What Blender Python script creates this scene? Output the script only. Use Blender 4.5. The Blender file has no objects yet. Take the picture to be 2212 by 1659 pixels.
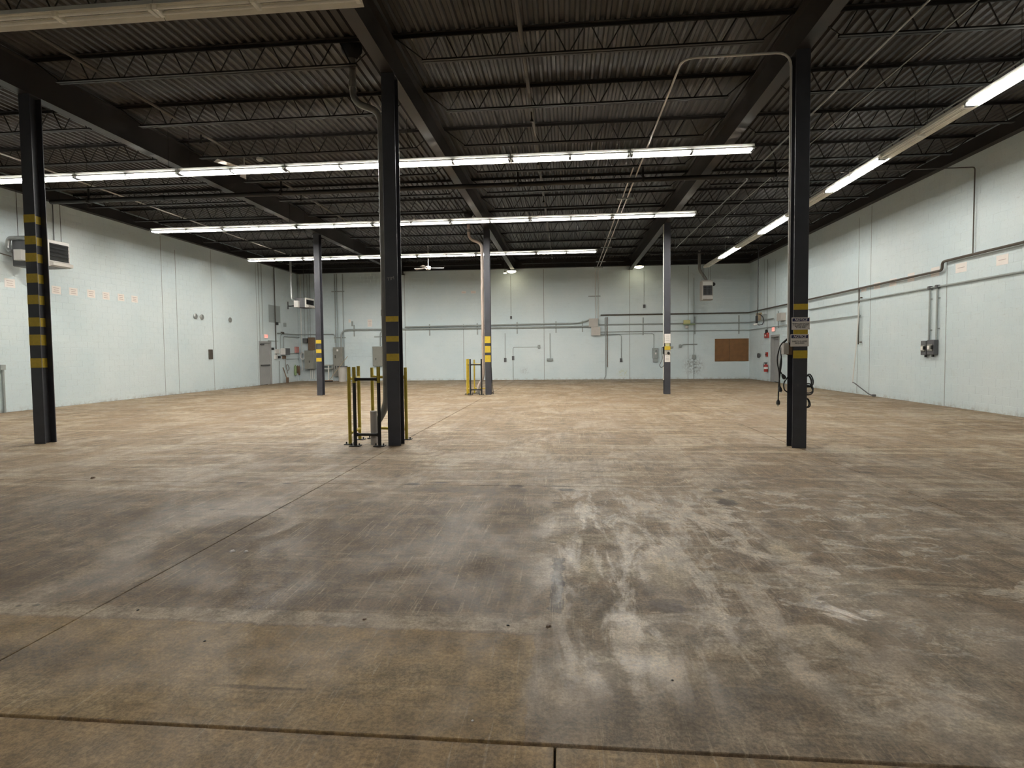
import bpy, math, random
from mathutils import Vector, Matrix

random.seed(7)
S = bpy.context.scene
COL = S.collection

# ------------------------------------------------------------------ camera
F_PX, CX, CY = 1135.86, 1106 + 17.49, 829.5 - 20.88      # 2212 x 1659 frame
YAW, PITCH, ROLL = (math.radians(a) for a in (4.9664, -2.3069, -0.5711))
EYE = Vector((0, 0, 1.5))
_f = Vector((-math.sin(YAW), math.cos(YAW), 0)); _r = Vector((math.cos(YAW), math.sin(YAW), 0)); _u = Vector((0, 0, 1))
_f2 = _f * math.cos(PITCH) + _u * math.sin(PITCH); _u2 = _u * math.cos(PITCH) - _f * math.sin(PITCH)
RIGHT = _r * math.cos(ROLL) + _u2 * math.sin(ROLL); UP = _u2 * math.cos(ROLL) - _r * math.sin(ROLL); FWD = _f2
cam = bpy.data.cameras.new('camera'); cam_o = bpy.data.objects.new('camera', cam); COL.objects.link(cam_o)
cam.sensor_width = 36.0; cam.sensor_fit = 'HORIZONTAL'; cam.lens = F_PX * 36 / 2212
cam.shift_x = -17.49 / 2212; cam.shift_y = -20.88 / 2212
cam.clip_start = 0.05; cam.clip_end = 200
cam_o.matrix_world = Matrix(((RIGHT.x, UP.x, -FWD.x, EYE.x), (RIGHT.y, UP.y, -FWD.y, EYE.y), (RIGHT.z, UP.z, -FWD.z, EYE.z), (0, 0, 0, 1)))
S.camera = cam_o

# ------------------------------------------------------------------ world and exposure
W = bpy.data.worlds.new('world'); S.world = W; W.use_nodes = True
W.node_tree.nodes['Background'].inputs[0].default_value = (0.02, 0.02, 0.02, 1)
W.node_tree.nodes['Background'].inputs[1].default_value = 0.0
S.view_settings.view_transform = 'Standard'; S.view_settings.look = 'None'
S.view_settings.gamma = 1.0; S.view_settings.use_curve_mapping = False
S.view_settings.exposure = 1.8
TUBE_POWER = 30.0
S.cycles.use_denoising = True
S.cycles.max_bounces = 6; S.cycles.diffuse_bounces = 4; S.cycles.glossy_bounces = 2
S.cycles.use_adaptive_sampling = True; S.cycles.adaptive_threshold = 0.05
S.cycles.sample_clamp_indirect = 6.0

# ------------------------------------------------------------------ measured building
XL, XM, XR = -9.165, -2.81, 3.57          # column lines
YF, YR = 8.48, 19.0                       # column rows
XWL, XWR, YB, YN = -15.48, 9.90, 29.43, -12.768
ZW = 6.20                                 # where the block walls meet the dark edge steel
Z_BEAM0, Z_BEAM1, Z_DECK = 6.0, 6.565, 6.63
ZJ = 6.185                                # underside of the joists
ZL = 5.655                                # lamp height
J0, JS = 8.48, 1.7533                      # joist positions
HF = 0.105                                # half a column

def ray(x, y):
    return FWD + RIGHT * ((x - CX) / F_PX) - UP * ((y - CY) / F_PX)
def at(x, y, ax, v):
    d = ray(x, y); i = 'XYZ'.index(ax)
    return EYE + d * ((v - EYE[i]) / d[i])

# ------------------------------------------------------------------ materials
MATS = {}
def nd(nt, t, **k):
    n = nt.nodes.new(t)
    for a, b in k.items(): setattr(n, a, b)
    return n
def mat(name, col, rough=0.6, metal=0.0, var=0.12, scale=6.0, bump=0.0, emit=0.0, ecol=None, spec=0.5):
    if name in MATS: return MATS[name]
    m = bpy.data.materials.new(name); m.use_nodes = True; nt = m.node_tree
    b = nt.nodes['Principled BSDF']; L = nt.links.new
    b.inputs['Roughness'].default_value = rough; b.inputs['Metallic'].default_value = metal
    b.inputs['Specular IOR Level'].default_value = spec
    tc = nd(nt, 'ShaderNodeTexCoord'); no = nd(nt, 'ShaderNodeTexNoise')
    no.inputs['Scale'].default_value = scale; no.inputs['Detail'].default_value = 5
    L(tc.outputs['Object'], no.inputs['Vector'])
    mr = nd(nt, 'ShaderNodeMapRange'); mr.inputs[1].default_value = .25; mr.inputs[2].default_value = .75
    mr.inputs[3].default_value = 1 - var; mr.inputs[4].default_value = 1 + var
    L(no.outputs['Fac'], mr.inputs[0])
    mx = nd(nt, 'ShaderNodeVectorMath', operation='SCALE'); mx.inputs[0].default_value = col[:3]
    L(mr.outputs[0], mx.inputs['Scale']); L(mx.outputs[0], b.inputs['Base Color'])
    if bump:
        bp = nd(nt, 'ShaderNodeBump'); bp.inputs['Strength'].default_value = bump; bp.inputs['Distance'].default_value = .01
        L(no.outputs['Fac'], bp.inputs['Height']); L(bp.outputs[0], b.inputs['Normal'])
    if emit:
        b.inputs['Emission Color'].default_value = (*(ecol or col)[:3], 1); b.inputs['Emission Strength'].default_value = emit
    MATS[name] = m
    return m

M = dict(
    steel=mat('dark_steel', (.018, .015, .013), .5, 0, .25, 3),
    beam=mat('beam_steel', (.030, .024, .021), .5, 0, .2, 1.5),
    deck=mat('deck_paint', (.060, .054, .050), .42, 0, .22, 1.2, spec=.35),
    column=mat('column_paint', (.050, .051, .062), .5, 0, .15, 5),
    yellow=mat('yellow_tape', (.56, .40, .03), .5, 0, .12, 20),
    yellow_dull=mat('yellow_paint_dull', (.42, .33, .03), .55, 0, .15, 20),
    black=mat('black_paint', (.012, .012, .012), .5, 0, .2, 8),
    rubber=mat('black_rubber', (.015, .015, .016), .6, 0, .2, 8),
    white=mat('white_enamel', (.72, .72, .68), .45, 0, .05, 4),
    fixture=mat('fixture_enamel', (.86, .85, .79), .4, 0, .08, 4),
    galv=mat('galvanised_steel', (.40, .41, .40), .38, .75, .1, 10),
    galv_d=mat('painted_conduit', (.34, .37, .36), .5, .2, .1, 10),
    gas=mat('black_gas_pipe', (.085, .070, .055), .5, .1, .15, 6),
    grey=mat('grey_cabinet_paint', (.25, .245, .215), .5, 0, .08, 5),
    greyl=mat('light_grey_box_paint', (.48, .45, .41), .5, 0, .06, 5),
    darkgrey=mat('dark_grey_metal', (.11, .11, .115), .5, .2, .1, 5),
    doorp=mat('door_paint', (.34, .34, .33), .5, 0, .05, 3),
    red=mat('red_paint', (.42, .04, .03), .4, 0, .1, 8),
    pink=mat('faded_red', (.5, .22, .2), .5, 0, .1, 8),
    green=mat('green_paint', (.22, .30, .14), .5, 0, .1, 8),
    brown=mat('rust_brown', (.16, .10, .06), .6, 0, .2, 12),
    paper=mat('paper', (.85, .80, .76), .7, 0, .04, 5),
    ink=mat('ink', (.50, .40, .38), .7, 0, .05, 5),
    inkb=mat('black_ink', (.02, .02, .02), .7, 0, .05, 5),
    navy=mat('navy_ink', (.018, .022, .10), .6, 0, .05, 5),
    pvc=mat('pvc_pipe', (.56, .46, .40), .45, 0, .12, 3),
    iron=mat('grey_drain_pipe', (.24, .23, .21), .5, 0, .15, 5),
    chalk=mat('chalk', (.34, .32, .30), .8, 0, .1, 20),
    joint=mat('dark_joint_fill', (.035, .032, .028), .9, 0, .2, 8),  # dark floor base that shows in the slab joints
    sealant=mat('wall_joint_sealant', (.33, .36, .355), .8, 0, .15, 8),
    patch=mat('painted_patch', (.36, .40, .40), .7, 0, .05, 3),
    yellowbox=mat('cream_plastic', (.58, .56, .26), .5, 0, .05, 5),
    plastic=mat('white_plastic', (.62, .60, .57), .5, 0, .05, 5),
    tube_off=mat('lamp_glass_off', (.88, .87, .82), .25, 0, .03, 4),
    wood=mat('wood_handle', (.42, .32, .20), .6, 0, .15, 10),
    roof=mat('roof_board', (.03, .03, .03), .9),
    hole=mat('dark_void', (.006, .006, .006), .8),
    fan=mat('fan_blade_paint', (.62, .58, .54), .5, 0, .05, 4),
)
M['tube_on'] = mat('lamp_glass_lit', (1, .97, .9), .3, emit=TUBE_POWER, ecol=(1, .98, .925))
M['flood_on'] = mat('flood_lens_lit', (1, .95, .8), .3, emit=3.2, ecol=(1, .90, .62))
M['exit'] = mat('exit_face', (.75, .30, .28), .4, emit=.5, ecol=(1, .25, .2))

# --- floor
def floor_mat():
    m = bpy.data.materials.new('worn_concrete'); m.use_nodes = True; nt = m.node_tree; L = nt.links.new
    b = nt.nodes['Principled BSDF']
    geo = nd(nt, 'ShaderNodeNewGeometry'); P = geo.outputs['Position']
    def noise(scale, detail=6, rough=.6, sc=(1, 1, 1), rot=0, dist=0.0, off=(0, 0, 0)):
        mp = nd(nt, 'ShaderNodeMapping'); mp.inputs['Scale'].default_value = sc; mp.inputs['Rotation'].default_value = (0, 0, rot); mp.inputs['Location'].default_value = off
        L(P, mp.inputs['Vector'])
        n = nd(nt, 'ShaderNodeTexNoise'); n.inputs['Scale'].default_value = scale; n.inputs['Detail'].default_value = detail
        n.inputs['Roughness'].default_value = rough; n.inputs['Distortion'].default_value = dist
        L(mp.outputs[0], n.inputs['Vector']); return n.outputs['Fac']
    def rng(x, a, b_, c=0.0, d=1.0):
        r = nd(nt, 'ShaderNodeMapRange', interpolation_type='SMOOTHSTEP'); r.inputs[1].default_value = a; r.inputs[2].default_value = b_; r.inputs[3].default_value = c; r.inputs[4].default_value = d
        L(x, r.inputs[0]); return r.outputs[0]
    def mth(op, a, b_):
        n = nd(nt, 'ShaderNodeMath', operation=op)
        for i, v in enumerate((a, b_)):
            if isinstance(v, (int, float)): n.inputs[i].default_value = v
            else: L(v, n.inputs[i])
        return n.outputs[0]
    def mix(fac, a, c):
        n = nd(nt, 'ShaderNodeMix', data_type='RGBA')
        if isinstance(fac, (int, float)): n.inputs[0].default_value = fac
        else: L(fac, n.inputs[0])
        for i, v in ((6, a), (7, c)):
            if isinstance(v, tuple): n.inputs[i].default_value = (*v, 1)
            else: L(v, n.inputs[i])
        return n.outputs[2]
    sep = nd(nt, 'ShaderNodeSeparateXYZ'); L(P, sep.inputs[0]); X, Y = sep.outputs[0], sep.outputs[1]
    wob = mth('MULTIPLY', mth('SUBTRACT', noise(9, 4), .5), .10)
    Xw, Yw = mth('ADD', X, wob), mth('ADD', Y, wob)
    def box(x0, x1, y0, y1, soft=.03):
        a = mth('MULTIPLY', rng(Xw, x0 - soft, x0 + soft), rng(Xw, x1 - soft, x1 + soft, 1, 0))
        c = mth('MULTIPLY', rng(Yw, y0 - soft, y0 + soft), rng(Yw, y1 - soft, y1 + soft, 1, 0))
        return mth('MULTIPLY', a, c)
    WOB = {}
    def blob(px, py, rx, ry, col, fac, soft=.35, rough=.55, sc=5.0):
        nonlocal c
        p = at(px, py, 'Z', 0)
        sb = nd(nt, 'ShaderNodeVectorMath', operation='SUBTRACT'); L(P, sb.inputs[0]); sb.inputs[1].default_value = (p.x, p.y, 0)
        ml = nd(nt, 'ShaderNodeVectorMath', operation='MULTIPLY'); L(sb.outputs[0], ml.inputs[0]); ml.inputs[1].default_value = (1 / rx, 1 / ry, 0)
        ln = nd(nt, 'ShaderNodeVectorMath', operation='LENGTH'); L(ml.outputs[0], ln.inputs[0])
        if sc not in WOB: WOB[sc] = mth('SUBTRACT', noise(sc, 7, .7), .5)
        d = mth('ADD', ln.outputs['Value'], mth('MULTIPLY', WOB[sc], rough * 4))
        k = mth('MULTIPLY', rng(d, 1 - soft, 1 + soft, 1, 0), fac)
        c = mix(k, c, col); return k
    big = noise(.28, 4, .6, (1, .8, 1)); mid = noise(1.1, 5, .70, (1, .8, 1), .2, .7); fine = noise(7, 7, .75); grain = noise(55, 4, .75)
    streakY = noise(2.0, 5, .75, (2.4, .22, 1), .10, .4); streakX = noise(1.5, 5, .74, (.22, 2.2, 1), -.04, .5)
    c = mix(rng(big, .36, .64), (.230, .172, .118), (.315, .252, .190))
    c = mix(mth('MULTIPLY', rng(mid, .46, .62), .75), c, (.405, .340, .270))
    c = mix(mth('MULTIPLY', rng(streakY, .50, .62), .60), c, (.160, .115, .076))
    c = mix(mth('MULTIPLY', rng(streakX, .52, .60), .75), c, (.475, .420, .345))
    c = mix(mth('MULTIPLY', rng(noise(1.9, 5, .74, (.25, 2.6, 1), .06, .5, (7, 3, 0)), .54, .64), .5), c, (.170, .125, .085))
    # brown film on the left front slabs
    film = mth('MULTIPLY', box(-12, -.25, 2.9, 5.3, .22), rng(noise(1.4, 4, .7, (1, .6, 1), 0, .5, (4, 4, 0)), .34, .60, .35, 1))
    c = mix(mth('MULTIPLY', film, .80), c, (.145, .104, .064))
    c = mix(mth('MULTIPLY', box(-12, -.17, 1.96, 2.74, .006), .70), c, (.37, .275, .145))  # olive slab patch, its colour also lightened to lift the near floor
    c = mix(mth('MULTIPLY', box(-.17, 4.5, 1.96, 3.0, .006), .45), c, (.33, .28, .225))
    c = mix(mth('MULTIPLY', box(-12, 4.0, -3, 1.95, .010), .68), c, (.40, .295, .165))  # near slabs lightened in colour to make up for weak light there
    # long bare wheel tracks on the film
    trk = noise(3.0, 5, .7, (3.2, .12, 1), .16, .25, (1, 5, 0))
    c = mix(mth('MULTIPLY', mth('MULTIPLY', rng(trk, .56, .66), box(-9, -.2, 2.9, 8.4, .2)), .45), c, (.40, .335, .26))
    # worn pale wheel lane
    lane = mth('MULTIPLY', box(-.1, 1.6, 2.2, 5.7, .35), rng(noise(2.6, 5, .74, (1.6, .45, 1), 0, .6), .46, .58))
    c = mix(mth('MULTIPLY', lane, .72), c, (.58, .51, .43))
    lane2 = mth('MULTIPLY', box(.6, 3.4, 2.0, 6.2, .8), rng(noise(3.1, 5, .75, (.8, 1.3, 1), .5, .8, (8, 1, 0)), .53, .60))
    c = mix(mth('MULTIPLY', lane2, .70), c, (.56, .50, .42))
    # glue line left by old floor tape
    tape = mth('MULTIPLY', box(-6, -.02, 2.76, 2.90, .012), rng(fine, .32, .55))
    c = mix(mth('MULTIPLY', tape, .75), c, (.47, .42, .35))
    c = mix(mth('MULTIPLY', mth('MULTIPLY', box(.35, 1.5, 2.62, 2.80, .03), rng(fine, .36, .56)), .6), c, (.50, .45, .38))
    c = mix(mth('MULTIPLY', mth('MULTIPLY', box(-3.46, -3.26, 2.9, 6.6, .04), rng(fine, .36, .56)), .5), c, (.42, .36, .29))
    c = mix(mth('MULTIPLY', mth('MULTIPLY', box(-12, 4, 5.70, 5.98, .04), rng(mid, .42, .58)), .35), c, (.46, .40, .33))
    # dark patched saw cut
    c = mix(mth('MULTIPLY', box(-.105, -.022, 2.98, 3.80, .006), .85), c, (.105, .084, .070))
    # curved tyre scuffs
    for (ox, oy, sc_, bx) in ((2.2, -3.1, 5.0, (-.1, 1.5, 3.4, 5.5)), (1.6, -7.6, 4.2, (-1.4, 1.4, 6.0, 8.2))):
        wv = nd(nt, 'ShaderNodeTexWave', wave_type='RINGS', rings_direction='Z'); mp = nd(nt, 'ShaderNodeMapping')
        mp.inputs['Location'].default_value = (ox, oy, 0); L(P, mp.inputs['Vector']); L(mp.outputs[0], wv.inputs['Vector'])
        wv.inputs['Scale'].default_value = sc_; wv.inputs['Distortion'].default_value = 7; wv.inputs['Detail'].default_value = 6; wv.inputs['Detail Scale'].default_value = 1.3; wv.inputs['Detail Roughness'].default_value = .7
        arcs = mth('MULTIPLY', rng(wv.outputs['Fac'], .70, .95), box(*bx, .3))
        arcs = mth('MULTIPLY', arcs, rng(noise(1.9, 5, .7, (1, 1, 1), 0, 0, (ox, oy, 0)), .46, .58))
        c = mix(mth('MULTIPLY', arcs, .50), c, (.135, .098, .066))
    # pale scratches
    for rot, off, sz in ((.35, 3, 5.5), (-.22, 9, 5.0), (1.1, 17, 4.5)):
        sct = noise(sz, 3, .7, (9, .30, 1), rot, .7, (off, off, 0))
        msk = mth('MULTIPLY', rng(sct, .61, .65), rng(noise(.9, 4, .6, (1, 1, 1), 0, 0, (off, 2, 0)), .46, .58))
        c = mix(mth('MULTIPLY', msk, .60), c, (.52, .46, .37))
    # stains with their own shapes, plus painted lamp glints
    blob(1010, 1058, .80, .16, (.130, .088, .048), .75, .5, .5)
    blob(1440, 1308, .11, .09, (.120, .088, .062), .85, .25)
    blob(1425, 1425, .045, .07, (.62, .56, .47), .9, .15, .5, 9); blob(1305, 1425, .05, .03, (.62, .56, .47), .85, .15, .5, 9)
    blob(1275, 1225, .09, .20, (.63, .57, .48), .8, .4); blob(1440, 1235, .14, .30, (.60, .54, .45), .75, .35); blob(1280, 1300, .17, .15, (.20, .165, .13), .7, .4)
    blob(1400, 1275, .30, .07, (.19, .15, .115), .5, .4); blob(1760, 1370, .20, .10, (.66, .60, .51), .75, .45); blob(1690, 1190, .10, .25, (.64, .58, .49), .7, .5)  # the two pale blobs paint lamp glints into the floor colour
    blob(2130, 1570, .18, .06, (.52, .46, .37), .7, .6); blob(1480, 1540, .5, .16, (.19, .152, .116), .55, .6); blob(1640, 1500, .3, .12, (.20, .165, .13), .5, .5)
    blob(60, 1420, .5, .14, (.150, .105, .060), .7, .6); blob(560, 1485, .22, .012, (.12, .08, .04), .7, .4); blob(1190, 1500, .12, .10, (.43, .37, .30), .7, .5)
    for px, py, rx, ry in ((1222, 1058, .10, .05), (1205, 1050, .16, .018), (1115, 1050, .09, .06), (890, 1046, .10, .05), (1200, 1086, .05, .02), (520, 1043, .05, .03), (620, 1044, .06, .025), (800, 1040, .05, .02), (955, 1042, .08, .018), (1860, 1020, .2, .02), (357, 1103, .02, .02), (395, 1100, .02, .015), (458, 1101, .025, .02), (478, 1101, .04, .02), (505, 1100, .025, .015), (40, 1309, .018, .014), (78, 1307, .026, .014), (1195, 1171, .03, .016), (1570, 1085, .10, .12), (1550, 1060, .06, .08)):
        blob(px, py, rx, ry, (.045, .032, .022), .8, .3, .4, 12)
    # soil along the wall feet
    # pits and drips
    vo = nd(nt, 'ShaderNodeTexVoronoi'); vo.inputs['Scale'].default_value = 1.9; vo.inputs['Randomness'].default_value = 1; L(P, vo.inputs['Vector'])
    pit = mth('MULTIPLY', rng(vo.outputs['Distance'], .014, .026, 1, 0), rng(mid, .46, .54))
    c = mix(mth('MULTIPLY', pit, .85), c, (.05, .036, .024))
    gv = nd(nt, 'ShaderNodeVectorMath', operation='SCALE'); L(c, gv.inputs[0])
    L(mth('MULTIPLY', rng(grain, .38, .62, .48, .82), rng(fine, .36, .64, .72, 1.28)), gv.inputs['Scale'])
    tn = nd(nt, 'ShaderNodeVectorMath', operation='MULTIPLY'); L(gv.outputs[0], tn.inputs[0]); tn.inputs[1].default_value = (1.22, 1.10, .92)
    L(tn.outputs[0], b.inputs['Base Color'])
    rr = mth('ADD', rng(mid, .38, .62, .72, .52), mth('MULTIPLY', mth('MAXIMUM', lane, lane2), -.26))
    L(rr, b.inputs['Roughness']); b.inputs['Specular IOR Level'].default_value = .36
    bp = nd(nt, 'ShaderNodeBump'); bp.inputs['Strength'].default_value = .45; bp.inputs['Distance'].default_value = .004
    L(noise(30, 2, .6), bp.inputs['Height']); L(bp.outputs[0], b.inputs['Normal'])
    return m
M['floor'] = floor_mat()

def wall_mat():
    m = bpy.data.materials.new('painted_block'); m.use_nodes = True; nt = m.node_tree; L = nt.links.new
    b = nt.nodes['Principled BSDF']; geo = nd(nt, 'ShaderNodeNewGeometry')
    def noise(sc, d=6, r=.6, s=(1, 1, 1)):
        mp = nd(nt, 'ShaderNodeMapping'); mp.inputs['Scale'].default_value = s; L(geo.outputs['Position'], mp.inputs['Vector'])
        n = nd(nt, 'ShaderNodeTexNoise'); n.inputs['Scale'].default_value = sc; n.inputs['Detail'].default_value = d; n.inputs['Roughness'].default_value = r
        L(mp.outputs[0], n.inputs['Vector']); return n.outputs['Fac']
    def ramp(x, a, c, lo=0.0, hi=1.0):
        r = nd(nt, 'ShaderNodeMapRange', interpolation_type='SMOOTHSTEP'); r.inputs[1].default_value = a; r.inputs[2].default_value = c; r.inputs[3].default_value = lo; r.inputs[4].default_value = hi
        L(x, r.inputs[0]); return r.outputs[0]
    def mix(f, a, c):
        n = nd(nt, 'ShaderNodeMix', data_type='RGBA'); L(f, n.inputs[0])
        for i, v in ((6, a), (7, c)):
            if isinstance(v, tuple): n.inputs[i].default_value = (*v, 1)
            else: L(v, n.inputs[i])
        return n.outputs[2]
    def mul(a, v):
        n = nd(nt, 'ShaderNodeMath', operation='MULTIPLY'); L(a, n.inputs[0])
        if isinstance(v, float): n.inputs[1].default_value = v
        else: L(v, n.inputs[1])
        return n.outputs[0]
    c = mix(ramp(noise(.35), .35, .65), (.635, .735, .76), (.71, .785, .795))
    c = mix(mul(ramp(noise(2.2, 8, .7, (1, 1, 2.2)), .56, .72), .35), c, (.60, .65, .635))
    c = mix(mul(ramp(noise(7, 6, .7, (1, 1, 1.6)), .67, .74), .5), c, (.42, .44, .43))
    c = mix(mul(ramp(noise(28, 3, .6), .56, .68), .35), c, (.55, .59, .57))
    c = mix(mul(ramp(noise(3.2, 9, .75, (1, 1, 6)), .60, .70), .55), c, (.47, .50, .49))
    sp = nd(nt, 'ShaderNodeSeparateXYZ'); L(geo.outputs['Position'], sp.inputs[0])
    back = ramp(sp.outputs[1], YB - .06, YB - .03)
    soil = mul(mul(ramp(sp.outputs[0], -14.2, -14.6), back), ramp(noise(1.3, 6, .65), .30, .62, .35, .95))
    c = mix(mul(soil, .62), c, (.33, .375, .39))
    def spot(x, z, rx, rz, col, f):
        nonlocal c
        v = nd(nt, 'ShaderNodeVectorMath', operation='SUBTRACT'); L(geo.outputs['Position'], v.inputs[0]); v.inputs[1].default_value = (x, YB, z)
        m2 = nd(nt, 'ShaderNodeVectorMath', operation='MULTIPLY'); L(v.outputs[0], m2.inputs[0]); m2.inputs[1].default_value = (1 / rx, 1.2, 1 / rz)
        ln = nd(nt, 'ShaderNodeVectorMath', operation='LENGTH'); L(m2.outputs[0], ln.inputs[0])
        c = mix(mul(mul(ramp(ln.outputs['Value'], .2, 1, 1, 0), ramp(noise(9, 8, .8), .44, .62)), f), c, col)
    spot(6.95, .75, .75, .75, (.16, .16, .15), .9); spot(3.15, .35, .45, .35, (.55, .58, .30), .6); spot(-2.3, .5, .4, .3, (.35, .36, .35), .5)
    foot = mul(ramp(sp.outputs[2], .0, .16, 1, 0), ramp(noise(5, 8, .75), .42, .64))
    c = mix(mul(foot, .55), c, (.30, .27, .22))
    L(c, b.inputs['Base Color']); b.inputs['Roughness'].default_value = .55
    bp = nd(nt, 'ShaderNodeBump'); bp.inputs['Strength'].default_value = .35; bp.inputs['Distance'].default_value = .004
    L(noise(60, 2, .7), bp.inputs['Height']); L(bp.outputs[0], b.inputs['Normal'])
    return m
M['wall'] = wall_mat()

def board_mat():
    m = mat('hardboard', (.20, .095, .032), .6, 0, .18, 5); return m
M['board'] = board_mat()

# ------------------------------------------------------------------ mesh builder
class MB:
    def __init__(s): s.v = []; s.f = []; s.sm = False
    def add(s, vs, fs):
        o = len(s.v); s.v += [tuple(p) for p in vs]; s.f += [tuple(i + o for i in f) for f in fs]; return s
    def box(s, a, b, bev=0.0):
        x0, y0, z0 = (min(a[i], b[i]) for i in range(3)); x1, y1, z1 = (max(a[i], b[i]) for i in range(3))
        bev = min(bev, (x1 - x0) * .45, (y1 - y0) * .45, (z1 - z0) * .45)
        if bev <= 0:
            v = [(x, y, z) for z in (z0, z1) for y in (y0, y1) for x in (x0, x1)]
            return s.add(v, [(0, 2, 3, 1), (4, 5, 7, 6), (0, 1, 5, 4), (2, 6, 7, 3), (0, 4, 6, 2), (1, 3, 7, 5)])
        V = []; idx = {}
        lo = (x0, y0, z0); hi = (x1, y1, z1)
        for sx in (0, 1):
            for sy in (0, 1):
                for sz in (0, 1):
                    c = [hi[i] if (sx, sy, sz)[i] else lo[i] for i in range(3)]
                    for ax in range(3):
                        p = [c[i] if i == ax else c[i] + (bev if (sx, sy, sz)[i] == 0 else -bev) for i in range(3)]
                        idx[(sx, sy, sz, ax)] = len(V); V.append(p)
        Fc = []
        for ax in range(3):
            o = [i for i in range(3) if i != ax]
            for sd in (0, 1):
                q = []
                for (p, r) in ((0, 0), (1, 0), (1, 1), (0, 1)):
                    k = [0, 0, 0]; k[ax] = sd; k[o[0]] = p; k[o[1]] = r; q.append(idx[(*k, ax)])
                Fc.append(tuple(q))
        for ax in range(3):                                   # edge chamfers, edges along ax
            o = [i for i in range(3) if i != ax]
            for p in (0, 1):
                for r in (0, 1):
                    k0 = [0, 0, 0]; k1 = [0, 0, 0]; k0[o[0]] = k1[o[0]] = p; k0[o[1]] = k1[o[1]] = r; k1[ax] = 1
                    Fc.append((idx[(*k0, o[0])], idx[(*k1, o[0])], idx[(*k1, o[1])], idx[(*k0, o[1])]))
        for sx in (0, 1):
            for sy in (0, 1):
                for sz in (0, 1): Fc.append(tuple(idx[(sx, sy, sz, a)] for a in range(3)))
        return s.add(V, Fc)
    def prism(s, prof, p0, p1, ua, va):
        """closed 2-D profile (u,v) swept from p0 to p1"""
        p0, p1, ua, va = Vector(p0), Vector(p1), Vector(ua), Vector(va); n = len(prof)
        vs = [p0 + ua * a + va * b for a, b in prof] + [p1 + ua * a + va * b for a, b in prof]
        fs = [(i, (i + 1) % n, n + (i + 1) % n, n + i) for i in range(n)] + [tuple(range(n))[::-1], tuple(range(n, 2 * n))]
        return s.add(vs, fs)
    def tube(s, pts, r, n=8, caps=True, closed=False):
        pts = [Vector(p) for p in pts]; k = len(pts); rad = r if isinstance(r, (list, tuple)) else [r] * k
        up = None; rings = []
        for i in range(k):
            if closed: t = pts[(i + 1) % k] - pts[i - 1]
            else: t = (pts[min(i + 1, k - 1)] - pts[max(i - 1, 0)])
            t.normalize()
            if up is None:
                up = Vector((0, 0, 1)) if abs(t.z) < .9 else Vector((1, 0, 0))
            a = t.cross(up)
            if a.length < 1e-6: a = t.cross(Vector((0, 1, 0)))
            a.normalize(); b = a.cross(t); up = b
            sc = 1.0
            if 0 < i < k - 1 and not closed:
                c = (pts[i] - pts[i - 1]).normalized().dot((pts[i + 1] - pts[i]).normalized()); sc = 1 / max(.5, math.sqrt(max(0, (1 + c) / 2)))
            rings.append([pts[i] + (a * math.cos(q) + b * math.sin(q)) * rad[i] for q in (2 * math.pi * j / n for j in range(n))])
        vs = [p for R in rings for p in R]; fs = []
        for i in range(k if closed else k - 1):
            i2 = (i + 1) % k
            for j in range(n): fs.append((i * n + j, i * n + (j + 1) % n, i2 * n + (j + 1) % n, i2 * n + j))
        if caps and not closed: fs += [tuple(range(n)), tuple((k - 1) * n + j for j in range(n))[::-1]]
        s.sm = True
        return s.add(vs, fs)
    def cyl(s, p0, p1, r, n=12, r1=None):
        return s.tube([p0, p1], [r, r if r1 is None else r1], n)
    def lathe(s, prof, c, n=16, axis='Z'):
        vs = []; fs = []; k = len(prof)
        for (r, h) in prof:
            for j in range(n):
                q = 2 * math.pi * j / n
                p = (r * math.cos(q), r * math.sin(q), h)
                if axis == 'Y': p = (p[0], p[2], p[1])
                if axis == 'X': p = (p[2], p[0], p[1])
                vs.append((c[0] + p[0], c[1] + p[1], c[2] + p[2]))
        for i in range(k - 1):
            for j in range(n): fs.append((i * n + j, i * n + (j + 1) % n, (i + 1) * n + (j + 1) % n, (i + 1) * n + j))
        fs += [tuple(range(n)), tuple((k - 1) * n + j for j in range(n))[::-1]]
        s.sm = True
        return s.add(vs, fs)
    def mesh(s, name, m, off=(0, 0, 0)):
        me = bpy.data.meshes.new(name)
        me.from_pydata([(x - off[0], y - off[1], z - off[2]) for x, y, z in s.v], [], s.f)
        if m: me.materials.append(m)
        me.validate()
        import bmesh
        bm = bmesh.new(); bm.from_mesh(me); bmesh.ops.recalc_face_normals(bm, faces=bm.faces); bm.to_mesh(me); bm.free()
        if s.sm:
            me.polygons.foreach_set('use_smooth', [True] * len(me.polygons))
            try: me.set_sharp_from_angle(angle=math.radians(40))
            except Exception: pass
        me.update(); return me

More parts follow.
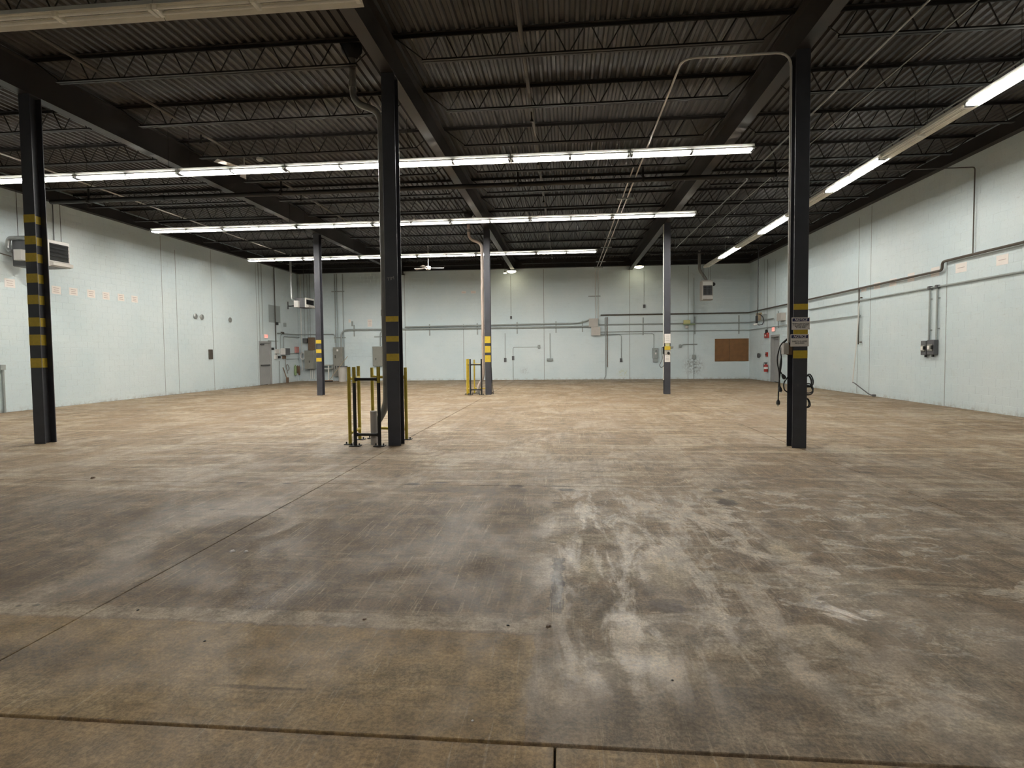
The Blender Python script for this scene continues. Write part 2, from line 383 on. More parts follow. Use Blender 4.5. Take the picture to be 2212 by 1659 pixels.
LABELS = {}
def tag(o, label=None, cat=None, group=None, kind=None):
    if label:
        o['label'] = label; LABELS.setdefault(label, []).append(o.name)
    if cat: o['category'] = cat
    if group: o['group'] = group
    if kind: o['kind'] = kind
    return o
def wloc(o):
    p = Vector(o.location); q = o.parent
    while q: p += Vector(q.location); q = q.parent
    return p
def empty(name, loc, label=None, cat=None, group=None, kind=None):
    o = bpy.data.objects.new(name, None); COL.objects.link(o); o.location = loc; o.empty_display_size = .1
    return tag(o, label, cat, group, kind)
def part(name, mb, m, parent, label=None, kind=None):
    off = wloc(parent)
    o = bpy.data.objects.new(name, mb.mesh(name, M[m] if isinstance(m, str) else m, off)); COL.objects.link(o); o.parent = parent
    return tag(o, label, kind=kind)
def solo(name, mb, m, label, cat, group=None, kind=None):
    xs = [[p[i] for p in mb.v] for i in range(3)]
    c = ((min(xs[0]) + max(xs[0])) / 2, (min(xs[1]) + max(xs[1])) / 2, min(xs[2]))
    o = bpy.data.objects.new(name, mb.mesh(name, M[m] if isinstance(m, str) else m, c)); COL.objects.link(o); o.location = c
    return tag(o, label, cat, group, kind)
def copy_tree(o, loc=None, rz=None, parent=None):
    c = o.copy(); COL.objects.link(c); c.parent = parent
    if loc is not None: c.location = loc
    if rz is not None: c.rotation_euler = (0, 0, rz)
    for ch in list(o.children): copy_tree(ch, parent=c)
    return c
def struct(name, mb, m):
    o = bpy.data.objects.new(name, mb.mesh(name, M[m])); COL.objects.link(o); o['kind'] = 'structure'; return o
def fillet(pts, r=.12, n=5):
    pts = [Vector(p) for p in pts]; out = [pts[0]]
    for i in range(1, len(pts) - 1):
        a, b, c = pts[i - 1], pts[i], pts[i + 1]; u = (a - b); v = (c - b); d = min(r, u.length * .45, v.length * .45)
        p, q = b + u.normalized() * d, b + v.normalized() * d
        for k in range(n + 1):
            t = k / n; out.append(p * (1 - t) ** 2 + b * 2 * t * (1 - t) + q * t ** 2)
    out.append(pts[-1]); return out
ORD = ['first', 'second', 'third', 'fourth', 'fifth', 'sixth', 'seventh', 'eighth', 'ninth', 'tenth', 'eleventh', 'twelfth', 'thirteenth', 'fourteenth', 'fifteenth']

# text as flat mesh
def text_mesh(body, size, name='lettering', shear=0.0, bold=0.0):
    cu = bpy.data.curves.new('t', 'FONT'); cu.body = body; cu.size = size; cu.align_x = 'CENTER'; cu.align_y = 'CENTER'; cu.shear = shear; cu.offset = bold; cu.resolution_u = 2
    cu.space_line = .9
    to = bpy.data.objects.new('t', cu); COL.objects.link(to); bpy.context.view_layer.update()
    me = bpy.data.meshes.new_from_object(to); me.name = name
    bpy.data.objects.remove(to); bpy.data.curves.remove(cu)
    return me
def put_text(body, size, m, parent, loc, rot, **k):
    me = text_mesh(body, size, **k); me.materials.clear(); me.materials.append(M[m])
    o = bpy.data.objects.new('lettering', me); COL.objects.link(o); o.parent = parent; o.location = loc; o.rotation_euler = rot
    return o

# ------------------------------------------------------------------ wall frames
class Wall:
    def __init__(s, k): s.k = k
    def P(s, u, z, d=0.0):
        return {'B': (u, YB - d, z), 'L': (XWL + d, u, z), 'R': (XWR - d, u, z)}[s.k]
    def uv(s, x, y):
        if s.k == 'B': p = at(x, y, 'Y', YB); return p.x, p.z
        p = at(x, y, 'X', XWL if s.k == 'L' else XWR); return p.y, p.z
    def rect(s, x0, y0, x1, y1):
        a, b = s.uv(x0, (y0 + y1) / 2)[0], s.uv(x1, (y0 + y1) / 2)[0]; xm = (x0 + x1) / 2
        z1, z0 = s.uv(xm, y0)[1], s.uv(xm, y1)[1]
        return min(a, b), max(a, b), z0, z1
    def box(s, mb, u0, u1, z0, z1, d0, d1, bev=0.0):
        return mb.box(s.P(u0, z0, d0), s.P(u1, z1, d1), bev)
    def rot(s): return {'B': (math.pi / 2, 0, 0), 'L': (math.pi / 2, 0, math.pi / 2), 'R': (math.pi / 2, 0, -math.pi / 2)}[s.k]
WB, WL, WR = Wall('B'), Wall('L'), Wall('R')

# ================================================================== STRUCTURE
# floor: sub-base with one slab per joint field
fb = MB(); fb.box((XWL - .3, YN - .3, -.20), (XWR + .3, YB + .3, -.03))
floor = struct('floor', fb, 'joint')
XJ = [XWL, XL, XM, XR, XWR]; YJ = [YN, -8.57, -3.31, 1.955, 5.87, 8.43, 13.70, 18.96, 24.22, YB]
for j in range(len(YJ) - 1):
    xs = list(XJ)
    if YJ[j + 1] < 2: xs = [XWL, XL, XM, -.05, XR, XWR]
    for i in range(len(xs) - 1):
        g = .0045; gy0 = .008 if abs(YJ[j] - 1.955) < .01 else .0025; gy1 = .008 if abs(YJ[j + 1] - 1.955) < .01 else .0025
        if YJ[j] > 8: g = .006
        s = MB(); s.box((xs[i] + g, YJ[j] + gy0, -.035), (xs[i + 1] - g, YJ[j + 1] - gy1, 0), .003)
        part('slab', s, 'floor', floor)

# walls of painted block: the 300 largest in view on the side walls are single blocks
def block_mesh(w, h, d=.0030, ch=.005):
    mb = MB(); a, b = w / 2, h / 2; c = ch
    mb.add([(-a, 0, -b), (a, 0, -b), (a, 0, b), (-a, 0, b), (-a + c, -d, -b + c), (a - c, -d, -b + c), (a - c, -d, b - c), (-a + c, -d, b - c)],
           [(4, 5, 6, 7), (0, 1, 5, 4), (1, 2, 6, 5), (2, 3, 7, 6), (3, 0, 4, 7)])
    return mb
BW, BH = .4, .2
def build_wall(name, wall, u0, u1, near, openings=()):
    core = MB()
    def cbox(a, b, z0, z1): wall.box(core, a, b, z0, z1, 0, -.2)
    o = sorted(openings); cur = u0
    for (a, b, h) in o:
        cbox(cur, a, -.03, 6.75); cbox(a, b, h, 6.75); cur = b
    cbox(cur, u1, -.03, 6.75)
    root = struct(name, core, 'wall')
    blocks = []
    for r in range(31):
        z0 = r * BH; st = u0 - (BW / 2 if r % 2 else 0); n = int((u1 - u0) / BW) + 2
        for k in range(n):
            a, b = max(u0, st + k * BW), min(u1, st + (k + 1) * BW)
            if b - a < .06: continue
            spans = [(a, b)]
            for (oa, ob, oh) in openings:
                if z0 < oh - .01:
                    ns = []
                    for (p, q) in spans:
                        if q <= oa or p >= ob: ns.append((p, q)); continue
                        if p < oa - .05: ns.append((p, oa))
                        if q > ob + .05: ns.append((ob, q))
                    spans = ns
            blocks += [(p, q, z0) for p, q in spans]
    single = set()
    if near is not None:
        full = [i for i, (p, q, z) in enumerate(blocks) if abs(q - p - BW) < 1e-4 and p > near]
        full.sort(key=lambda i: blocks[i][0]); single = set(full[:300])
    me = block_mesh(BW, BH).mesh('block', M['wall'])
    rz = {'B': 0, 'L': math.pi / 2, 'R': -math.pi / 2}[wall.k]
    rest = MB()
    for i, (p, q, z) in enumerate(blocks):
        d = random.uniform(0, .0009); c = wall.P((p + q) / 2, z + BH / 2, d)
        if i in single:
            ob = bpy.data.objects.new('block', me); COL.objects.link(ob); ob.parent = root; ob.location = c; ob.rotation_euler = (0, 0, rz)
        else:
            bm_ = block_mesh(q - p, BH); cs, sn = math.cos(rz), math.sin(rz)
            rest.add([(c[0] + x * cs - y * sn, c[1] + x * sn + y * cs, c[2] + zz) for x, y, zz in bm_.v], bm_.f)
    part('blockwork', rest, 'wall', root, kind='stuff')
    return root
DOOR_L = (25.47, 26.50, 2.20); DOOR_R = (25.42, 26.40, 2.20)
wall_back = build_wall('wall_back', WB, XWL, XWR, None)
wall_left = build_wall('wall_left', WL, YN, YB, 12.9, [DOOR_L])
wall_right = build_wall('wall_right', WR, YN, YB, 12.0, [DOOR_R])
nb = MB(); nb.box((XWL - .2, YN - .2, -.03), (XWR + .2, YN, 6.75)); struct('wall_front', nb, 'wall')

# sealed control joints in the block walls
def cjoint(wall, root, x, y0, y1, w=.016):
    (u, z1), (u2, z0) = wall.uv(x, y0), wall.uv(x, y1)
    mb = MB(); wall.box(mb, u - w / 2, u + w / 2, max(0, z0), min(6.15, z1), .001, .0075); part('control_joint', mb, 'sealant', root)
for x, y0, y1 in ((57, 420, 890), (345, 500, 870), (377, 540, 862), (454, 540, 845), (551, 565, 836)): cjoint(WL, wall_left, x, y0, y1, .022)
for x, y0, y1 in ((873, 590, 822), (1174, 580, 822), (1360, 570, 822), (1487, 572, 820), (1001, 700, 822)): cjoint(WB, wall_back, x, y0, y1, .03)
for x, y0, y1 in ((1884, 440, 860), (1857, 470, 850), (2047, 560, 880), (1652, 560, 700), (1676, 560, 700)): cjoint(WR, wall_right, x, y0, y1, .02)

# roof deck: one sheet object per steel deck sheet
rb = MB(); rb.box((XWL - .3, YN - .3, Z_DECK + .045), (XWR + .3, YB + .3, Z_DECK + .2))
ceiling = struct('ceiling', rb, 'roof')
NP = 27; PW = (XWR - XWL) / NP; PIT = PW / 6; SL = 4 * JS
dk = MB(); prof = []
for k in range(6):
    o = k * PIT
    prof += [(o, 0), (o + PIT * .30, 0), (o + PIT * .46, .040), (o + PIT * .84, .040)]
prof.append((PW, 0))
dv = [(x, 0, z) for x, z in prof] + [(x, SL + .05, z + .001) for x, z in prof]; n = len(prof)
dk.add(dv, [(i, i + 1, n + i + 1, n + i) for i in range(n - 1)])
dme = dk.mesh('deck_sheet', M['deck'])
for j in range(6):
    for i in range(NP):
        o = bpy.data.objects.new('deck_sheet', dme); COL.objects.link(o); o.parent = ceiling
        o.location = (XWL + i * PW, J0 - 12 * JS + j * SL, Z_DECK + .0004 * (i % 2))

# ------------------------------------------------------------------ beams, edge steel
def ibeam(mb_list, x, y0, y1, z0, z1, w, tf=.016, tw=.012):
    mb_list[0].box((x - w / 2, y0, z0), (x + w / 2, y1, z0 + tf)); mb_list[1].box((x - tw / 2, y0, z0 + tf), (x + tw / 2, y1, z1 - tf)); mb_list[2].box((x - w / 2, y0, z1 - tf), (x + w / 2, y1, z1))
for x, nm in ((XL, 'left'), (XM, 'middle'), (XR, 'right')):
    ms = [MB(), MB(), MB()]; ibeam(ms, x, YN, YB, Z_BEAM0, Z_BEAM1, .205)
    r = empty('roof_beam', (x, YN, Z_BEAM0), 'long dark steel roof beam running back over the %s pair of columns' % nm, 'beam', 'roof beams')
    for a, b in zip(ms, ('bottom_flange', 'web', 'top_flange')): part(b, a, 'beam', r)
for side, x, sgn in (('left', XWL, 1), ('right', XWR, -1)):
    r = empty('edge_beam', (x, YN, ZW), 'dark steel edge beam along the top of the %s wall' % side, 'beam', 'edge steel')
    a = MB(); a.box((x + sgn * .001, YN, ZW), (x + sgn * .18, YB - .25, ZW + .016)); part('bottom_flange', a, 'beam', r)
    a = MB(); a.box((x + sgn * .055, YN, ZW + .016), (x + sgn * .069, YB - .25, Z_BEAM1)); part('web', a, 'beam', r)
r = empty('edge_beam', (XWL, YB, ZW), 'dark steel edge beam along the top of the back wall', 'beam', 'edge steel')
a = MB(); a.box((XWL, YB - .20, ZW), (XWR, YB - .001, ZW + .016)); part('bottom_flange', a, 'beam', r)
a = MB(); a.box((XWL, YB - .12, ZW + .016), (XWR, YB - .106, Z_DECK)); part('web', a, 'beam', r)

# ------------------------------------------------------------------ open-web joists
def make_joist(span):
    t, b = Z_DECK - .005, ZJ + .002
    top = MB()
    for s in (-1, 1):
        top.box((0.0, s * .006, t - .055), (span, s * .012, t)); top.box((0.0, s * .006, t - .007), (span, s * .062, t))
    e = .52; bot = MB()
    for s in (-1, 1):
        bot.box((e, s * .006, b), (span - e, s * .012, b + .045)); bot.box((e, s * .006, b), (span - e, s * .05, b + .006))
    n = 9; w = (span - 2 * e - .1) / n; pts = [(.10, 0, t - .045), (e + .05, 0, b + .02)]
    for k in range(n):
        x = e + .05 + k * w; pts += [(x + w * .42, 0, t - .02), (x + w * .58, 0, t - .02), (x + w * .92, 0, b + .02), (x + w, 0, b + .02)]
    pts[-1] = (span - e - .05, 0, b + .02); pts.append((span - .10, 0, t - .045))
    web = MB(); web.tube(pts, .011, 5)
    r = empty('bar_joist', (0, 0, 0))
    part('top_chord', top, 'steel', r); part('bottom_chord', bot, 'steel', r); part('web_bar', web, 'steel', r)
    return r
BAYS = [(XWL + .05, XL, 'between left wall and left beam'), (XL, XM, 'between left and middle beams'), (XM, XR, 'between middle and right beams'), (XR, XWR - .05, 'between right beam and right wall')]
protos = {}
for bi, (x0, x1, nm) in enumerate(BAYS):
    jp = None
    for k in range(12, -3, -1):
        y = J0 + k * JS
        if k == 12: y = YB - .30
        if jp is None: jp = make_joist(x1 - x0 - .04); o = jp; o.location = (x0 + .02, y, 0)
        else: o = copy_tree(jp, (x0 + .02, y, 0))
        tag(o, 'open web roof joist %s, %s from back wall' % (nm, ORD[12 - k] if 12 - k < 15 else '%dth' % (13 - k)), 'joist', 'roof joists')

# ------------------------------------------------------------------ columns
def column(x, y, label, bands, inner=False):
    r = empty('steel_column', (x, y, 0), label, 'column', 'steel columns')
    t = .014
    for s in (-1, 1):
        f = MB(); f.box((x - HF, y + s * HF, 0), (x + HF, y + s * (HF - t), Z_BEAM0 - .015), .002); part('flange', f, 'column', r)
    w = MB(); w.box((x - .005, y - HF + t, 0), (x + .005, y + HF - t, Z_BEAM0 - .015)); part('web', w, 'column', r)
    c = MB(); c.box((x - HF, y - HF, Z_BEAM0 - .015), (x + HF, y + HF, Z_BEAM0), .003); part('cap_plate', c, 'column', r)
    for (z0, z1) in bands:
        b = MB(); b.box((x - HF - .0006, y - HF - .0012, z0), (x + HF + .0006, y - HF + .0002, z1)); part('yellow_band', b, 'yellow', r, 'yellow band on the front flange')
        if inner:
            b = MB(); b.box((x + .0049, y - HF + t, z0), (x + .0062, y + HF - t - .002, z1)); part('yellow_band', b, 'yellow', r, 'yellow band on the web')
    return r
cL = column(XL, YF, 'front left steel column with many yellow and black stripes', [(3.83, 3.965), (3.455, 3.60), (3.16, 3.31), (2.80, 2.956), (2.43, 2.59), (2.045, 2.20), (1.72, 1.905), (1.33, 1.496)], True)
cM = column(XM, YF, 'front middle steel column beside the yellow pipe guard', [(2.032, 2.122), (1.708, 1.799), (1.392, 1.512)])
cR = column(XR, YF, 'front right steel column carrying two notice signs', [(2.118, 2.209), (1.745, 1.823), (1.379, 1.499)])
cRL = column(XL, YR, 'rear left steel column with three small yellow bands', [(1.934, 2.063), (1.581, 1.719), (1.262, 1.40)])
cRM = column(XM, YR, 'rear middle steel column with three large yellow squares', [(1.878, 2.12), (1.534, 1.769), (1.19, 1.434)])
cRR = column(XR, YR, 'rear right steel column covered with papers', [(1.56, 1.69)])
ch = put_text('TIM', .075, 'chalk', cM, (-.01, -HF - .0015, 2.727), (math.pi / 2, -.22, 0), name='chalk_lettering')

# ================================================================== LIGHTS
FL = 2.525
def make_fixture(lit, L=FL):
    r = empty('strip_light', (0, 0, 0))
    c = MB(); c.box((0.005, -.055, .045), (L - .005, .055, .105), .004); part('channel', c, 'fixture', r)
    ho = MB(); tk = .004
    for sg in (-1, 1):
        pr = [(sg * .155, -.018), (sg * .061, .043), (sg * .061, .043 + tk), (sg * .155, -.018 + tk)]
        ho.prism(pr, (0.004, 0, 0), (L - .004, 0, 0), (0, 1, 0), (0, 0, 1))
    for x in (.02, L / 2, L - .02): ho.box((x - .012, -.08, .040), (x + .012, .08, .046))
    part('reflector', ho, 'fixture', r)
    for x in (.034, L / 2, L - .034):
        h = MB(); h.box((x - .026, -.080, -.030), (x + .026, .080, .0455), .004); part('lampholder', h, 'darkgrey' if lit else 'fixture', r)
    g = L / 2
    for k in range(2):
        for s in (-1, 1):
            t = MB(); t.cyl((k * g + .05, s * .048, 0), ((k + 1) * g - .05, s * .048, 0), .019, 8); part('lamp_tube', t, 'tube_on' if lit else 'tube_off', r)
    hr = .25 if L > 2.5 else 1.03
    for x in (hr, L - hr):
        h = MB(); h.cyl((x, 0, .105), (x, 0, .97), .004, 5); part('hanger_rod', h, 'steel', r)
    return r
PROTO = {}
def place(lit, loc, rz, label, group, L=FL):
    if (lit, L) in PROTO: o = copy_tree(PROTO[(lit, L)], loc, rz)
    else: o = PROTO[(lit, L)] = make_fixture(lit, L); o.location = loc; o.rotation_euler = (0, 0, rz)
    return tag(o, label, 'light', group)
for Y, x1, n, nm in ((-4.40, 3.906, 7, 'added unseen row behind the camera'), (11.42, 3.906, 7, 'nearest lit row'), (16.55, 3.978, 7, 'middle lit row'), (22.08, 1.324, 6, 'farthest lit row')):  # the unseen row behind the camera is added to light the near floor
    for k in range(n):
        if Y < 0 and k % 2: continue
        place(True, (x1 - (k + 1) * FL, Y, ZL), 0, 'lit fluorescent strip in the %s, %s from its right end' % (nm, ORD[k]), 'lit ceiling strips')
for k in range(4):
    place(False, (-2.36 - (k + 1) * FL + .0, 6.10, ZL), 0, 'unlit strip light overhead at the upper left, %s from the right' % ORD[k], 'unlit strips overhead')
XRL = 6.90; RL = 2.44
for i in range(-2, 7):
    lit = (i % 2 == 1)
    nm = '%s strip light in the row along the right wall, %s from the camera' % ('lit' if lit else 'unlit', ORD[i + 2])
    place(lit, (XRL, 9.81 + i * RL, ZL), math.pi / 2, nm, 'right hand strips', RL)
    # (each unit reaches from its joint to the next)

# flood lamps at the head of the back wall
def flood(px, py, s, label):
    yl = YB - .80; p = at(px, py, 'Y', yl); x, z = p.x, p.z + .10 * s
    r = empty('flood_lamp', (x, yl, z), label, 'lamp', 'flood lamps')
    b = MB(); b.lathe([(.02, .20 * s), (.10 * s, .17 * s), (.14 * s, .05 * s), (.27 * s, -.05 * s), (.27 * s, -.07 * s)], (x, yl, z), 16); part('hood', b, 'darkgrey', r)
    l = MB(); l.lathe([(.255 * s, -.068 * s), (.24 * s, -.11 * s), (.14 * s, -.155 * s), (.02, -.165 * s)], (x, yl, z), 16); part('lens', l, 'flood_on', r)
    a = MB(); a.cyl((x, yl, z + .19 * s), (x, yl, Z_DECK), .016, 6); part('stem', a, 'darkgrey', r)
    return r
flood(1105, 587, 1.0, 'glowing dome lamp before back wall near rear middle column')
flood(1380, 577, 1.0, 'glowing dome lamp before back wall near rear right column')
flood(1091, 590, .36, 'small bright lamp left of the glowing dome lamp by rear middle column')

# ================================================================== OVERHEAD SERVICES
def pipe(name, pts, r, m, label, cat='pipe', fr=.15, n=8, group=None):
    mb = MB(); mb.tube(fillet(pts, fr) if fr else pts, r, n); return solo(name, mb, m, label, cat, group)
# main pipe across the hall with hangers
YP, ZP = J0 + 3 * JS, 5.862
mp = empty('main_pipe', (-14.35, YP, ZP), 'thick dark pipe crossing the hall between the nearest and middle lit rows', 'pipe')
a = MB(); a.cyl((-14.35, YP, ZP), (5.9, YP, ZP), .062, 12); part('pipe_run', a, 'steel', mp)
for x in (-13.2, -7.6, -1.2, 1.98, 5.21):
    h = MB(); h.box((x - .03, YP - .075, ZP - .075), (x + .03, YP + .075, ZP + .08), .01); h.box((x - .025, YP - .008, ZP + .07), (x + .025, YP + .008, ZJ)); part('hanger', h, 'steel', mp)
for x in (-11, -4.4, .6, 5.8):
    h = MB(); h.cyl((x - .07, YP, ZP), (x + .07, YP, ZP), .078, 12); part('coupling', h, 'steel', mp)
# white conduit from right column, bending back to the rear wall
zc = 5.95
pipe('conduit', [(3.385, 8.36, 1.62), (3.385, 8.36, zc), (1.80, 8.36, zc), (1.80, YB - .06, zc), (1.80, YB - .06, 3.2)], .018, 'plastic', 'thin white conduit climbing the notice column then running to the back wall', 'conduit', .22)
pipe('conduit', [(1.66, 13.1, zc), (1.66, YB - .06, zc), (1.66, YB - .06, 3.25)], .017, 'plastic', 'second white conduit beside the one running to the back wall', 'conduit', .2)
for i, y in enumerate(J0 + JS * k for k in (2, 4, 5, 7, 8, 10, 11)):
    t = empty('trapeze_hanger', (1.73, y, zc), 'strut trapeze under the pair of white conduits, %s from front' % ORD[i], 'bracket', 'conduit trapezes')
    a = MB(); a.box((1.50, y - .02, zc - .065), (1.96, y + .02, zc - .025)); part('strut', a, 'galv_d', t)
    for s in (1.52, 1.94):
        a = MB(); a.cyl((s, y, zc - .06), (s, y, ZJ), .006, 5); part('rod', a, 'steel', t)
pipe('conduit', [(4.66, 2.0, 5.96), (4.66, 14.2, 5.96), (4.80, 14.5, 6.0), (4.80, 23.7, 6.0), (4.80, 23.7, 6.6)], .016, 'galv', 'pale conduit running back through the right bay under the joists', 'conduit', .15)
pipe('conduit', [(5.35, 4.0, 6.0), (5.35, 22.0, 6.0)], .009, 'galv_d', 'thinner grey conduit beside the pale one in the right bay', 'conduit', 0)
pipe('conduit', [(-13.17, 6.0, 6.30), (-13.17, 24.0, 6.30)], .021, 'plastic', 'white conduit running back through the left bay above the joist chords', 'conduit', 0)
pipe('conduit', [(-.64, 1.5, 6.30), (-.64, 27.0, 6.30)], .035, 'gas', 'dark pipe running back through the middle bay over the joist chords', 'pipe', 0)
pipe('conduit', [(-7.8, 2.5, 6.30), (-7.8, 27.0, 6.30)], .030, 'gas', 'dark pipe running back above the left of the middle column', 'pipe', 0)
pipe('conduit', [(7.6, 2.0, 6.29), (7.6, 26.0, 6.29), (7.6, 26.0, 6.6)], .016, 'galv_d', 'thin conduit above the right wall strip lights', 'conduit', .1)
# sprinkler heads
for i, (x, y) in enumerate(((-.64, 10.6), (-.64, 13.0), (-.64, 16.2), (-7.8, 10.9), (-7.8, 15.2), (-7.8, 18.4))):
    h = empty('sprinkler_head', (x, y, 6.30), 'small sprinkler head hanging from the dark pipe over %s, %s from front' % ('middle bay' if x > -2 else 'left bay', ORD[i % 3]), 'sprinkler', 'sprinkler heads')
    a = MB(); a.cyl((x, y, 6.28), (x, y, 6.12), .016, 6); part('drop', a, 'steel', h)
    a = MB(); a.lathe([(.02, .05), (.035, .02), (.04, 0), (.012, -.01)], (x, y, 6.08), 8); part('deflector', a, 'steel', h)
# white smoke detector
sd = at(560, 298, 'Y', J0 + 2 * JS); sd.z = min(sd.z, 6.10)
d = empty('smoke_detector', sd, 'white detector hanging from joist above nearest lit row, left half', 'detector')
a = MB(); a.lathe([(.03, .06), (.07, .05), (.08, 0), (.05, -.03)], sd, 12); part('housing', a, 'plastic', d)
a = MB(); a.cyl((sd.x, sd.y, sd.z + .05), (sd.x, sd.y, ZJ), .012, 6); part('stem', a, 'steel', d)

# ceiling fans
def ceiling_fan(x, y, z, angs, label, R=.68):
    r = empty('ceiling_fan', (x, y, z), label, 'fan', 'ceiling fans')
    a = MB(); a.lathe([(.03, .12), (.11, .09), (.13, .02), (.10, -.05), (.03, -.07)], (x, y, z), 14); part('motor', a, 'fan', r)
    a = MB(); a.cyl((x, y, z + .1), (x, y, ZJ), .014, 6); part('down_rod', a, 'fan', r)
    for g in angs:
        c, s = math.cos(g), math.sin(g); b = MB()
        def q(u, v, w): return (x + c * u - s * v, y + s * u + c * v, z + w)
        b.add([q(.12, -.035, .01), (q(R, -.07, -.012)), q(R, .07, .03), q(.12, .035, .03), q(.12, -.035, .018), q(R, -.07, -.004), q(R, .07, .038), q(.12, .035, .038)],
              [(0, 1, 2, 3), (7, 6, 5, 4), (0, 4, 5, 1), (1, 5, 6, 2), (2, 6, 7, 3), (3, 7, 4, 0)])
        part('blade', b, 'fan', r)
_p = at(528, 367, 'Y', J0 + 2 * JS); ceiling_fan(_p.x, _p.y, _p.z, (math.radians(125), math.radians(-115), math.radians(5)), 'white three bladed ceiling fan behind the nearest lit row')
_p = at(925, 580, 'Y', J0 + 8 * JS); ceiling_fan(_p.x, _p.y, _p.z, (math.radians(3), math.radians(160), math.radians(-100)), 'white three bladed ceiling fan below the farthest lit row')

# roof drain pipes with downspouts beside both middle columns
def downspout(y, m, label, xo):
    r = empty('roof_drain_pipe', (xo, y, 0), label, 'pipe', 'roof drain pipes')
    X1 = -3.50
    a = MB(); a.lathe([(.17, .12), (.17, .04), (.10, -.06), (.075, -.10)], (X1, y, 6.50), 14); part('drain_bowl', a, 'black', r)
    a = MB(); a.tube(fillet([(X1, y, 6.42), (X1, y, 5.70), (xo, y, 5.52), (xo, y, .62), (xo - .20, y - .03, .28), (xo - .20, y - .03, .0)], .20), .056, 14); part('pipe_run', a, m, r)
    for z in (5.98, 3.9, 2.2):
        X = X1 if z > 5.6 else xo
        a = MB(); a.cyl((X, y, z - .05), (X, y, z + .05), .064, 14); part('coupling', a, 'iron' if z > 5.6 else m, r)
    a = MB(); a.cyl((xo - .20, y - .03, 0), (xo - .20, y - .03, .14), .068, 14); part('floor_collar', a, 'iron', r)
    return r
downspout(8.66, 'iron', 'grey roof drain pipe hugging the front middle column', -3.03)
downspout(19.17, 'pvc', 'pale pink roof drain pipe hugging the rear middle column', -3.02)
st = MB(); st.cyl((-3.20, 8.50, .0), (-3.20, 8.50, .56), .055, 14)
sp = solo('standpipe', st, 'greyl', 'short grey standpipe inside the front yellow pipe guard', 'pipe')

# pipe guards: three separate frames at each middle column
def guard_frame(p0, p1, top, mpost, mrail, label, rails=(1.10, .19), tops=None):
    p0, p1 = Vector((*p0, 0)), Vector((*p1, 0)); r = empty('guard_frame', p0, label, 'guard rail', 'pipe guard frames')
    for p in (p0, p1):
        if tops:
            a = MB(); a.cyl((p.x, p.y, .012), (p.x, p.y, 1.04), .028, 12); part('post', a, mpost, r)
            a = MB(); a.cyl((p.x, p.y, 1.04), (p.x, p.y, top), .029, 12); part('post_top', a, tops, r, 'yellow painted post top')
        else:
            a = MB(); a.cyl((p.x, p.y, .012), (p.x, p.y, top), .028, 12); part('post', a, mpost, r)
        a = MB(); a.box((p.x - .09, p.y - .06, 0), (p.x + .09, p.y + .06, .014), .003); part('base_plate', a, 'black', r)
        for s in (-1, 1):
            a = MB(); a.cyl((p.x + s * .065, p.y, .012), (p.x + s * .065, p.y, .045), .011, 6); part('anchor_bolt', a, 'black', r)
    for z in rails:
        d = (p1 - p0).normalized(); a = MB(); a.tube([p0 + d * .02 + Vector((0, 0, z)), p0 + d * .07 + Vector((0, 0, z)), p1 - d * .07 + Vector((0, 0, z)), p1 - d * .02 + Vector((0, 0, z))], [.036, .024, .024, .036], 10); part('rail', a, mrail, r)
for dy, nm, yp in ((0, 'front', 'yellow_dull'), (YR - YF, 'rear', 'yellow')):
    guard_frame((-3.455, 8.335 + dy), (-3.045, 8.335 + dy), 1.30, 'black', 'black', 'black guard frame with yellow post tops facing camera at %s middle column' % nm, tops='yellow_dull' if nm == 'front' else None)
    guard_frame((-3.60, 8.47 + dy), (-3.64, 8.98 + dy), 1.30, yp, yp, 'yellow guard frame along the left side of %s middle column drain' % nm)
    guard_frame((-3.44, 9.10 + dy), (-2.80, 9.00 + dy), 1.27, yp, yp, 'yellow guard frame behind the drain pipe of %s middle column' % nm)

